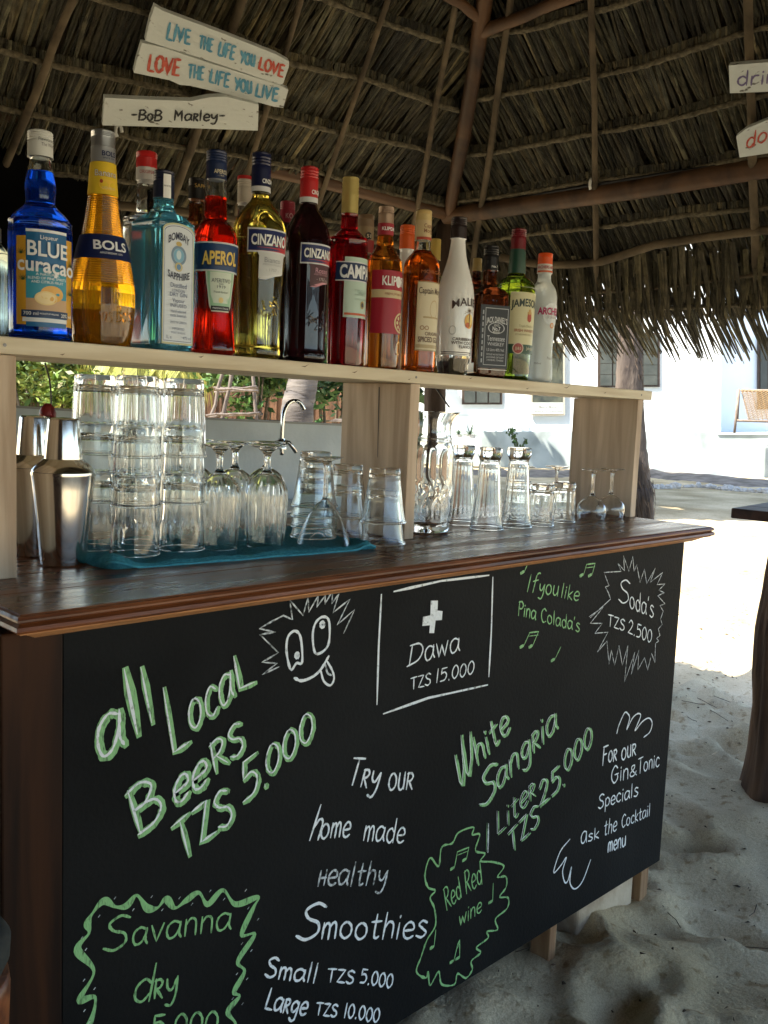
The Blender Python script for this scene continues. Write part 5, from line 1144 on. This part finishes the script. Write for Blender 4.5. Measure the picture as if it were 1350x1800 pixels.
b.disc(-13, 578, 4, 4, (.35, .22, .12), inner=.6); b.disc(-5, 578, 4, 4, (.35, .22, .12), inner=.6); b.disc(8, 545, 9, 16, (.50, .36, .20), inner=.9); b.text('ORIGINAL', 9, 588, 6, (.12, .06, .04), 34, bold=.01); b.text('SPICED GOLD', 6, 598, 9, (.12, .06, .04), 50, bold=.02); b.patch(-22, 34, 607, 613, (.42, .33, .18), ny=1); b.text('MORGAN', 4, 480, 6, (.35, .12, .03), 46, name='embossed_name')
# ---- 10 white
b = Bottle('opaque white coconut rum bottle with black cap', 796, YF, [(380, 14), (418, 14), (420, 12.5), (432, 13.5), (450, 16), (468, 20.5), (485, 25.5), (500, 29.5), (515, 32), (535, 33), (570, 32.5), (610, 31.5), (632, 30), (650, 27), (658, 25), (661, 23)], 42, group=SH, bodyx=794)
capped(b, 380, 418, plain('black brown cap', (.02, .012, .012), .35)); b.seg(418, 626, 'body', mat('white lacquered glass', (.82, .84, .84), .12, coat=.4)); b.seg(626.3, 661, 'base', glassm('pale base glass', (.75, .78, .78), .03))
b.patch(-45, 45, 620, 621.5, (.05, .04, .05), ny=1, name='printed_line'); b.patch(-45, 45, 623.5, 624.5, (.05, .04, .05), ny=1, name='printed_line')
b.text('MALIBU', 2, 532, 14, (.05, .03, .03), 62, bold=.008, arc=7); b.disc(4, 566, 10, 13, (.75, .42, .10)); b.disc(6, 563, 7, 9, (.80, .62, .2)); b.disc(1, 573, 5, 5, (.6, .15, .05))
for k in range(8):
    a = -3.3+k*.5; b.patch(0, 0, 0, 0, (.16, .10, .05), name='palm_print', rows=[(549+math.sin(a)*9*u+u*u*4, 4+math.cos(a)*12*u-1.3*(1-u*.8), 4+math.cos(a)*12*u+1.3*(1-u*.8)) for u in (0, .35, .7, 1)], nx_=1)
b.patch(3, 5, 550, 576, (.2, .1, .04), name='palm_print')
for s_, y in (('CARIBBEAN RUM', 598), ('WITH COCONUT', 604.5), ('FLAVOUR', 611)): b.text(s_, 2, y, 5, (.05, .03, .03), bold=.02)
b.disc(-26, 583, 6, 8, (.5, .52, .52), inner=.8)
# ---- 11 square whiskey
b = Bottle('square dark whiskey bottle with black label and black cap', 852, YF, [(430, 13), (474, 13.5), (476, 12), (498, 13), (504, 17), (512, 26), (520, 29), (530, 30), (655, 30), (660, 29.5), (664, 27)], 20, square=(.93, .93, R(-24), .030), group=SH, bodyx=852)
capped(b, 430, 474, plain('black cap', (.010, .010, .012), .3)); b.seg(474, 664, 'body', glassm('dark whiskey', (.14, .035, .012), .02, .75), seg=64); b.text('No.7', 3, 468, 4, WHT)
b.patch(-28, 28, 538, 648, (.020, .024, .030)); b.patch(-28, 27, 650, 651, WHT, ny=1, name='printed_line')
def frame(x0, x1, y0, y1, c):
    for r_ in ((x0, x1, y0, y0+1.1), (x0, x1, y1-1.1, y1), (x0, x0+1, y0, y1), (x1-1, x1, y0, y1)): b.patch(*r_, c, ny=1, nx_=4, name='printed_line')
frame(-19, 25, 543, 643, (.45, .47, .50)); b.text("JACK DANIEL'S", 3, 563, 10, (.68, .70, .72), 40, bold=.015, arc=3); b.disc(3, 578, 16, 10, (.5, .52, .55), inner=.88); b.text('OLD', 3, 573, 3.4, WHT); b.text('No.7', 3, 579, 7, (.7, .72, .74), 15, bold=.02); b.text('BRAND', 3, 585, 2.8, WHT)
for s_, y, h, w_ in (('Tennessee', 596, 9, 34), ('WHISKEY', 606, 6, 32), ('1,0 Litre 40% Vol.', 616, 5, 34), ('DISTILLED AND BOTTLED BY', 624, 3, 34), ('JACK DANIEL DISTILLERY', 629, 3, 34), ('LYNCHBURG, TENNESSEE', 634, 3, 32)): b.text(s_, 3, y, h, (.6, .62, .65), w_)
for k in range(9): b.patch(-24.5, -22, 548+k*10.5, 555+k*10.5, (.35, .37, .4), ny=1, nx_=2, name='printed_line')
# ---- 12 green
b = Bottle('green irish whiskey bottle with cream label and dark red cap', 901, YF, [(400, 13), (438, 13), (479, 15), (481, 14.5), (486, 18), (492, 26), (500, 32), (508, 34), (520, 34), (655, 31.5), (663, 30), (668, 27)], 30, group=SH, bodyx=898)
capped(b, 400, 437, plain('dark red cap', (.14, .008, .015), .35)); b.seg(437, 480, 'neck_label', plain('green neck paper', (.012, .06, .04), .45), fine=0, dr=.0005); b.patch(14, 22, 440, 478, CREAM, ny=2); b.disc(18, 470, 4, 5, (.5, .15, .06)); b.seg(480, 668, 'body', glassm('green whiskey glass', (.16, .24, .015), .02, .9))
b.patch(-26, 40, 516, 607, (.60, .57, .35)); b.text('JAMESON', 4, 534, 13, (.03, .05, .04), 56, bold=.025, arc=4); b.patch(6, 16, 550, 566, (.5, .3, .1)); b.disc(11, 560, 5, 8, (.40, .06, .03)); b.disc(11, 550, 3, 5, (.5, .3, .1)); b.text('Triple Distilled', 6, 575, 4, (.25, .22, .12), 30); b.text('IRISH WHISKEY', 6, 583, 5, (.35, .10, .05), 44, bold=.01); b.text('ESTABLISHED SINCE 1780', 6, 590, 3, (.3, .25, .15), 40)
b.patch(-26, 40, 607, 623, (.02, .07, .04), ny=2); b.disc(-8, 614, 9.5, 10, (.62, .5, .4)); b.disc(-8, 614, 8, 8.6, (.32, .05, .04)); b.text('JJ&S', -8, 614, 5, CREAM, 11); b.text('John Jameson', 20, 613, 6, CREAM, 26)
# ---- 13 frosted
b = Bottle('frosted clear schnapps bottle with orange cap, rightmost of the front row', 948, YF, [(443, 12.5), (463, 12.5), (479, 13), (481, 11.5), (492, 12), (498, 15), (506, 20), (516, 23), (528, 24), (560, 23), (600, 21.5), (630, 21.5), (650, 23), (664, 23.5), (670, 22), (672, 20)], 28, group=SH, bodyx=946)
capped(b, 443, 463, plain('orange cap', (.70, .10, .02), .4)); b.seg(463, 479, 'collar', plain('white paper collar', (.62, .60, .58), .5), fine=0, dr=.0004); b.text('ARCHERS ARCHERS', 2, 469, 5, (.4, .05, .05), 44, bold=.02); b.patch(-20, 20, 475, 478, (.6, .12, .04), ny=1)
M_FROST = mat('frosted glass', (.80, .86, .86), .42, trans=.40); b.seg(479, 672, 'body', M_FROST); b.disc(9, 553, 19, 22, (.68, .73, .76)); b.text('ARCHERS', 6, 548, 12, (.42, .02, .12), 50, bold=.03); b.text('SCHNAPPS', 10, 559, 4, (.45, .4, .42), 24); b.disc(8, 573, 4.2, 5, (.7, .3, .1)); b.disc(8, 573, 2.4, 3, (.7, .6, .5)); b.text('700ml', -14, 640, 3.4, (.3, .3, .3)); b.text('Peach', 8, 630, 5, (.35, .35, .35), 12)

# ---- back row
def back(label, xc, ytop, hwcap, ycap, shoulder, hwb, m, capm, extra=None, neck=None, xb=None):
    global b
    yb = 590+.0854*xc-0; n = hwcap*.92
    b = Bottle(label, xc, YBK, [(ytop, hwcap), (ycap, hwcap), (ycap+2, n), (shoulder-24, n*1.1), (shoulder-14, (n+hwb)*.5), (shoulder-4, hwb*.93), (shoulder+6, hwb), (yb-6, hwb*.98), (yb, hwb*.9)], 15, group=SB_, bodyx=xb or xc)
    capped(b, ytop, ycap if not neck else neck, capm); 
    if neck: b.seg(neck, ycap, 'neck_label', extra, fine=0, dr=.0003)
    b.seg(ycap, yb, 'body', m); return b
back('clear spirit bottle with red cap behind the pale blue square bottle', 254, 267, 17.5, 318, 398, 40, M_CLEAR, plain('red cap', (.50, .02, .02), .35), plain('white red band', (.6, .58, .56), .5), neck=296)
b.text('ORIGINAL SPIRIT', 6, 305, 6, (.4, .05, .05), 44)
back('amber bottle with black cap behind the orange red bottle', 341, 313, 14, 350, 420, 36, glassm('brown amber', (.30, .10, .03), .02, .9), plain('black gold cap', (.012, .012, .012), .35)); b.text('SAPP', 2, 328, 7, GOLD, 18)
back('clear bottle with white cap topped in red behind the golden vermouth', 424, 310, 13, 357, 430, 32, M_CLEAR, plain('chalky cap', (.55, .50, .42), .5), None)
b.seg(309, 315, 'cap_rim', MATS['red cap'], fine=0, dr=.0006)
back('dark bottle with burgundy cap between the two vermouths', 498, 353, 13, 392, 450, 30, glassm('dark burgundy', (.05, .006, .01), .02, .6), plain('burgundy cap', (.24, .012, .03), .35)); b.text('KO', 0, 380, 9, (.5, .35, .35), 12)
back('brown capped spirit bottle with round black number mark behind the brandy', 634, 376, 14, 446, 490, 26, glassm('tan spirit', (.42, .20, .08), .03, .8), plain('brown cap', (.22, .15, .09), .4), plain('tan neck paper', (.28, .21, .12), .5), neck=398)
b.disc(2, 415, 6, 6.5, (.012, .012, .012)); b.text('51', 2, 415, 6, CREAM, 8, bold=.02); b.patch(-16, 16, 422, 444, (.30, .02, .02))
back('white bottle with bright orange cap behind the amber spiced rum', 706, 394, 13, 437, 500, 30, MATS['white lacquered glass'], plain('vivid orange cap', (.75, .12, .02), .4))
back('small bottle with yellow gold cap between the spiced rum and the white bottle', 756, 418, 9, 456, 500, 22, glassm('straw spirit', (.55, .40, .15), .03, .9), plain('yellow gold cap', (.50, .36, .08), .4))
back('dark rum bottle with dull gold cap left of the square whiskey', 829, 452, 8, 475, 520, 20, glassm('dark rum', (.10, .02, .01), .02, .7), plain('dull gold cap', (.30, .22, .08), .4))
back('clear bottle cut by the left edge of the picture', -12, 400, 14, 425, 452, 30, glassm('smoky glass', (.30, .34, .30)), plain('grey cap', (.2, .2, .2), .4))

# ================================================================== glassware
def fluted(H, rb_, rr_, n=16, fl=(.35, .98), thick=.0022, base=.012, am=.030, prof=None, seg=96, inv=True):
    """upside-down tumbler standing on its rim. rb_: radius at the (upper) base, rr_: at the rim below; closed wall of real thickness"""
    mb = MB(); N = 22; out = []; inn = []
    for i in range(N+1):
        u = i/N; r_ = (prof(u) if prof else rr_+(rb_-rr_)*u); out.append((r_, H*u))
    for i in range(N, -1, -1):
        u = i/N; z = min(H*u, H-base); r_ = (prof(u) if prof else rr_+(rb_-rr_)*u)-thick*(1+.5*u); inn.append((r_, z))
    P = [(out[0][0]-.0002, 0), (out[0][0]+.0010, .0012), (out[0][0]+.0010, .0035), (out[0][0]-.0002, .0048)]+out[1:-1]+[(out[-1][0]*.985, H-.002), (out[-1][0]*.94, H), (out[-1][0]*.55, H), (.0005, H-.0015)]
    Q = [(.0005, H-base)]+[(inn[0][0]*.8, H-base)]+[q for q in inn if q[1] < H-base-.001][1:]
    nO = len(P)
    def fold(q, i, z):
        u = z/H
        if i < nO and fl[0] < u < fl[1]:
            e = min(1, (u-fl[0])/.05)*min(1, (fl[1]-u)/.05); return 1-am*e*(1-abs(math.sin(q*n/2)))
        return 1
    mb.lathe(P+Q, seg, fold=fold, closed=True); return mb
def place(proto, name, label, cat, group, pos, first):
    t = thing(name, pos, label, cat, group)
    for nm, me in proto: o = bpy.data.objects.new(nm, me); COL.objects.link(o); o.parent = t
    return t
def proto(parts):
    out = []
    for nm, mb, m in parts:
        me = bpy.data.meshes.new(nm); me.from_pydata([tuple(v) for v in mb.v], [], mb.f); me.materials.append(m); me.update()
        me.polygons.foreach_set('use_smooth', [True]*len(me.polygons)); me.set_sharp_from_angle(angle=R(55)); out.append((nm, me))
    return out
ZK = ZC+.0015
def shrink(s, z, x0=0): return s
# towel first
M_TOWEL = mat('teal towelling', (.045, .33, .43), .95, (.10, .48, .58), scale=160, bump=1.0, bscale=500)
TQ = [(.738, .170), (1.315, .112), (1.40, .44), (.775, .47)]
NXT, NYT = 90, 44; V = []; F = []
def tz(u, v):
    z = .0085+.0055*noise.noise(Vector((u*9, v*4, 0)))+.002*noise.noise(Vector((u*25, v*18, 3)))
    e = min(u, 1-u, v, 1-v); z *= min(1, .35+e*30)
    d = math.hypot(u-.03, (v-.05)*.5)
    z += .016*math.exp(-(d/.05)**2)+.010*math.exp(-((u-.97)/.03)**2)*math.exp(-((v-.05)/.2)**2)
    return z
for top in (1, 0):
    for j in range(NYT+1):
        for i in range(NXT+1):
            u, v = i/NXT, j/NYT; a = Vector(TQ[0]).lerp(Vector(TQ[1]), u); b_ = Vector(TQ[3]).lerp(Vector(TQ[2]), u); p = a.lerp(b_, v)
            ed = .006*noise.noise(Vector((u*6, 0, 2)))*(1-v); cr2 = .012*max(0, 1-u/.04)*max(0, 1-v/.15)
            V.append((p.x+cr2, p.y+ed+cr2+.010*u*(1-u)*0, ZK+(tz(u, v) if top else .0004)))
off_ = (NXT+1)*(NYT+1)
for j in range(NYT):
    for i in range(NXT): k = j*(NXT+1)+i; F.append((k, k+1, k+NXT+2, k+NXT+1)); F.append((off_+k, off_+k+NXT+1, off_+k+NXT+2, off_+k+1))
for i in range(NXT): F.append((i+1, i, off_+i, off_+i+1)); k = NYT*(NXT+1)+i; F.append((k, k+1, off_+k+1, off_+k))
for j in range(NYT): k = j*(NXT+1); F.append((k, k+NXT+1, off_+k+NXT+1, off_+k)); k += NXT; F.append((k+NXT+1, k, off_+k, off_+k+NXT+1))
tw = thing('towel', (1.05, .3, ZK), 'teal terry towel spread on the counter under the drinking glasses', 'towel')
mk('terry_cloth', V, F, M_TOWEL, tw, smooth=True)
hem = [V[i] for i in range(0, NXT+1, 2)]; MB().tube([(x, y-.001, z-.002) for x, y, z in hem], .0032, 6).out('hem', mat('teal hem', (.05, .30, .38), .8, (.09, .40, .48), scale=90), tw, smooth=True)
ZTW = ZK+.0095
# stacks of three faceted tumblers, each nested on the one below
T3 = proto([('tumbler_glass', fluted(.145, .0365, .0440, n=18, fl=(.36, .90), base=.018, am=.05), M_CLEAR)])
GS = 'faceted tumblers nested upside down in stacks of three'
pos_s = [((.842, .247), 'front left'), ((.945, .258), 'front right'), ((.812, .345), 'back left'), ((.925, .368), 'back right')]
for (x, y), nm in pos_s:
    for k, lv in enumerate(('bottom', 'middle', 'top')):
        t = place(T3, 'tumbler', '%s faceted tumbler of the %s stack on the teal towel' % (lv, nm), 'glass', GS, (x+rnd(-.001, .001), y+rnd(-.001, .001), ZTW+k*.0875), 0); t.rotation_euler.z = rnd(0, 1)
# stemmed glasses upside down
def stem(prof_out, t_bowl, seg=64, opt=0):
    """prof_out: outer silhouette rim (z=0) up to where the bowl closes, then stem and foot; bowl hollow"""
    bowl, stemp = prof_out; mb = MB()
    P = [Vector((r_, z, 0)) for r_, z in bowl]; Q = catmull(P, 4); O_ = [(q.x, q.y) for q in Q]
    I = []
    for i, (r_, z) in enumerate(O_): I.append((max(.0006, r_-t_bowl), z-(0 if i < len(O_)*.5 else t_bowl*1.6*(i/len(O_)))))
    I[-1] = (.0006, O_[-1][1]-t_bowl*2.6)
    I = [(r_, max(z, 0.0002)) for r_, z in I]
    S = catmull([Vector((r_, z, 0)) for r_, z in stemp], 4); S = [(max(q.x, .0006), q.y) for q in S]
    n0 = len(O_)
    mb.lathe(O_+S+list(reversed(I)), 96, closed=True, fold=lambda q, i, z: 1+(.030*math.cos(q*opt)*math.sin(min(1, z/O_[-1][1])*3.14) if i < n0 and opt else 0)); return mb
GB = stem(([(.036, 0), (.0385, .03), (.0405, .065), (.0415, .095), (.0405, .112), (.034, .128), (.020, .140), (.010, .146)], [(.0075, .151), (.0062, .160), (.0062, .172), (.009, .184), (.018, .192), (.030, .196), (.0375, .1980), (.0375, .2005), (.02, .2010), (.0006, .2008)]), .0024, opt=18)
GP = proto([('goblet_glass', GB, M_CLEAR)])
for (x, y), lb in (((1.012, .235), 'wine goblet upside down, front left of the goblets'), ((1.108, .212), 'wine goblet upside down, front right of the goblets'), ((1.010, .345), 'wine goblet upside down behind the front left goblet'), ((1.115, .330), 'wine goblet upside down behind the front right goblet'), ((1.200, .335), 'wine goblet upside down behind the cone shaped glass'), ((.985, .430), 'wine goblet upside down in the back row beside the tumbler stack'), ((1.08, .425), 'wine goblet upside down in the back row under the faucet')):
    place(GP, 'wine_goblet', lb, 'wine glass', 'wine goblets upside down on the towel', (x, y, ZTW), 0)
CO_ = proto([('cone_glass', stem(([(.056, 0), (.046, .028), (.034, .056), (.020, .078), (.009, .088), (.006, .092)], [(.0048, .098), (.0042, .12), (.0045, .150), (.007, .165), (.017, .172), (.030, .1755), (.034, .1765), (.034, .1785), (.02, .1788), (.0006, .1786)]), .0013), M_CLEAR)])
place(CO_, 'cocktail_glass', 'cone shaped cocktail glass upside down at the right end of the towel', 'cocktail glass', None, (1.232, .178, ZTW), 0)
def flare(u): return .050-.018*u**.75+(.0012 if u > .93 else 0)
FT = proto([('tumbler_glass', fluted(.118, .033, .050, n=1, fl=(2, 3), prof=flare, base=.012, thick=.002), M_CLEAR)])
GF = 'smooth flared tumblers nested upside down'
for (x, y), n_, dz, nm in (((1.388, .165), 2, .046, 'front pair beside the middle shelf board'), ((1.378, .272), 2, .046, 'rear pair beside the middle shelf board'), ((1.275, .262), 4, .022, 'stack of four behind the cocktail glass')):
    for k in range(n_):
        place(FT, 'tumbler', '%s smooth flared tumbler of the %s' % ((('bottom', 'top') if n_ == 2 else ('bottom', 'second', 'third', 'top'))[k], nm), 'glass', GF, (x, y, (ZK if n_ == 2 else ZTW)+k*dz), 0)
# jug
def jug():
    c_ = (1.628, .258, ZK); t = thing('glass_jug', c_, 'large embossed glass jug right of the middle shelf board', 'jug')
    pr = [(.030, 0), (.044, .001), (.0485, .006), (.0515, .03), (.054, .055), (.0545, .075), (.056, .10), (.0550, .135), (.0545, .170), (.0535, .200), (.050, .213), (.047, .219), (.0485, .225), (.046, .235), (.0455, .255), (.048, .275), (.051, .288)]
    P = catmull([Vector((a*1.10, b_, 0)) for a, b_ in pr], 4); O_ = [(q.x, q.y) for q in P]; I = [(max(.001, r_-.0045), max(z, .012)) for r_, z in O_]
    I = [q for q in I if q[1] > .0125 or q[0] < .05]
    I = [(.001, .012)]+[(r_, z) for r_, z in I if z > .014]
    n0 = len(O_)
    def fold(q, i, z):
        f = 1
        if i < n0:
            if .118 < z < .205: f = 1-.035*(1-abs(math.sin(q*6)))*min(1, (z-.118)/.008)*min(1, (.205-z)/.02)
            elif .088 < z < .116: f = 1+.020*math.sin(q*14+math.sin((z-.088)*220)*1.2)*math.sin((z-.088)/.028*3.14)
            elif .030 < z < .082: f = 1+.026*abs(math.sin(q*7))*math.sin((z-.030)/.052*3.14)*(1 if abs((z-.056)/.026)**2+abs(math.cos(q*7))**2 > .35 else .2)
        if z > .262: f *= 1+.30*max(0, math.cos(q-R(-25)))**6*((z-.262)/.026)**1.5
        return f
    MB().lathe(O_+list(reversed(I)), 160, c_, fold=fold, closed=True).out('jug_body', M_CLEAR, t, smooth=True, ang=70)
    a = R(150); h = [(.045, .262), (.075, .258), (.088, .225), (.086, .17), (.072, .125), (.054, .115)]
    MB().tube(catmull([(c_[0]+math.cos(a)*r_, c_[1]+math.sin(a)*r_, c_[2]+z) for r_, z in h], 5), .0065, 12).out('handle', M_CLEAR, t, smooth=True)
jug()
# tall pilsner style glasses
def tall(u):
    if u < .80: return .0430-.0165*(u/.8)**.8
    if u < .86: return .0265-.0030*math.sin((u-.80)/.06*3.14)
    return .0265+.0045*min(1, (u-.86)/.05)
HB = proto([('tall_glass', fluted(.205, .030, .043, n=20, fl=(.10, .80), prof=tall, base=.030, thick=.0022, am=.035), M_CLEAR)])
for (x, y), lb in (((1.805, .215), 'tall flared beer glass upside down, front one of the group'), ((1.818, .315), 'tall flared beer glass upside down, nearest the glass jug'), ((1.915, .208), 'tall flared beer glass upside down beside the short tumblers')):
    place(HB, 'beer_glass', lb, 'glass', 'tall beer glasses upside down right of the jug', (x, y, ZK), 0)
def low(u): return .0365-.0055*u+(.0015 if u > .9 else 0)
LT = proto([('tumbler_glass', fluted(.110, .033, .0365, n=14, fl=(.12, .85), prof=low, base=.014), M_CLEAR)])
for (x, y), lb in (((2.005, .195), 'short faceted tumbler upside down in front of its neighbours'), ((2.135, .215), 'short faceted tumbler upside down beside the coupe glasses'), ((2.045, .300), 'short faceted tumbler upside down in the back row')):
    place(LT, 'tumbler', lb, 'glass', 'short tumblers upside down at the right of the counter', (x, y, ZK), 0)
CP = proto([('coupe_glass', stem(([(.037, 0), (.0405, .014), (.0415, .028), (.037, .044), (.024, .058), (.011, .066), (.006, .071)], [(.0046, .078), (.0040, .100), (.0045, .125), (.008, .136), (.020, .1405), (.033, .142), (.033, .144), (.02, .1445), (.0006, .1442)]), .0012), M_CLEAR)])
for (x, y), lb in (((2.255, .20), 'coupe glass upside down, left of the front pair at the counter end'), ((2.362, .205), 'coupe glass upside down, rightmost on the counter'), ((2.255, .325), 'coupe glass upside down behind the front coupe pair'), ((2.12, .345), 'coupe glass upside down behind the short tumblers')):
    t = place(CP, 'coupe_glass', lb, 'wine glass', 'coupe glasses upside down at the right end', (x, y, ZK), 0)

# cocktail shakers
def shaker(x, y, s_, lb):
    t = thing('cocktail_shaker', (x, y, ZK), lb, 'cocktail shaker')
    def L_(pr, nm, m): MB().lathe([(r_*s_, ZK+z*s_) for r_, z in pr], 64, (x, y, 0)).out(nm, m, t, smooth=True, ang=30)
    L_([(.034, 0), (.0375, .003), (.0395, .02), (.045, .085), (.0500, .130), (.0530, .154), (.0538, .157), (.0535, .160)], 'tumbler_body', M_CHROME)
    L_([(.0525, .1605), (.0515, .164), (.042, .174), (.0345, .180), (.0325, .182)], 'shoulder', M_CHROME)
    L_([(.0315, .1822), (.0315, .185), (.0290, .215), (.0258, .246), (.0252, .249), (.023, .2515), (.001, .2525)], 'cap', M_CHROME)
M_CHROME = mat('polished steel', (.78, .76, .72), .15, metal=1, bump=.02, bscale=3)
shaker(.712, .262, 1.0, 'polished steel cocktail shaker standing in front of the second one')
shaker(.712, .375, 1.0, 'polished steel cocktail shaker half hidden behind the front one')
# syrup bottle with red pourer behind the shakers
pb = onZ(84, 985, ZK); px0 = onY(84, 722, .46)
sy = thing('syrup_bottle', (px0.x, .46, ZK), 'dark syrup bottle with red pourer and bent dark tube behind the shakers', 'bottle')
zz = px0.z
MB().lathe([(.030, ZK), (.033, ZK+.01), (.033, ZK+.19), (.016, ZK+.235), (.0135, zz-.012)], 28, (px0.x, .46, 0)).out('body', glassm('dark syrup', (.10, .01, .01), .03, .6), sy, smooth=True, ang=50)
MB().lathe([(.0150, zz-.013), (.0155, zz-.004), (.012, zz+.006), (.006, zz+.013), (.003, zz+.014)], 24, (px0.x, .46, 0)).out('pourer', plain('red pourer', (.22, .015, .02), .4), sy, smooth=True)
MB().tube(catmull([onY(x, y, .46) for x, y in ((89, 720), (90, 700), (88, 675), (84, 655), (79, 638))], 5), .0018, 8).out('pour_tube', plain('dark tube', (.02, .012, .012), .3), sy, smooth=True)
mb = MB()
# bamboo palings on the sea side behind the viewer (they show in the glass reflections)
bs_ = thing('bamboo_screen', (.4, -2.62, 0), 'open bamboo pole screen along the seaward side of the hut', 'screen')
for k in range(20):
    x = -2.2+k*.29; MB().tube([(x, -2.62-.05*math.sin(k), -.05), (x+.02, -2.62, 1.2), (x, -2.62, 2.3)], .022, 8).out('pole', M_POLE2, bs_, smooth=True)
MB().tube([(-2.5, -2.63, 1.05), (3.4, -2.60, 1.07)], .03, 8).out('pole', M_POLE2, bs_)

# lettering on the notice board of the guesthouse
for body, x0, x1, yb_, h_ in (('Mellow Moods', 947, 979, 717.2, 4.4), ('Restaurant & Guesthouse', 937, 988.5, 724.3, 4.4)):
    U_, F_, _a = text_mesh(body, .01)
    mk('lettering', [at(x0+(x1-x0)*u, yb_-h_*v, SB-.016) for u, v in U_], F_, plain('notice ink', (.22, .20, .14), .7), sg)
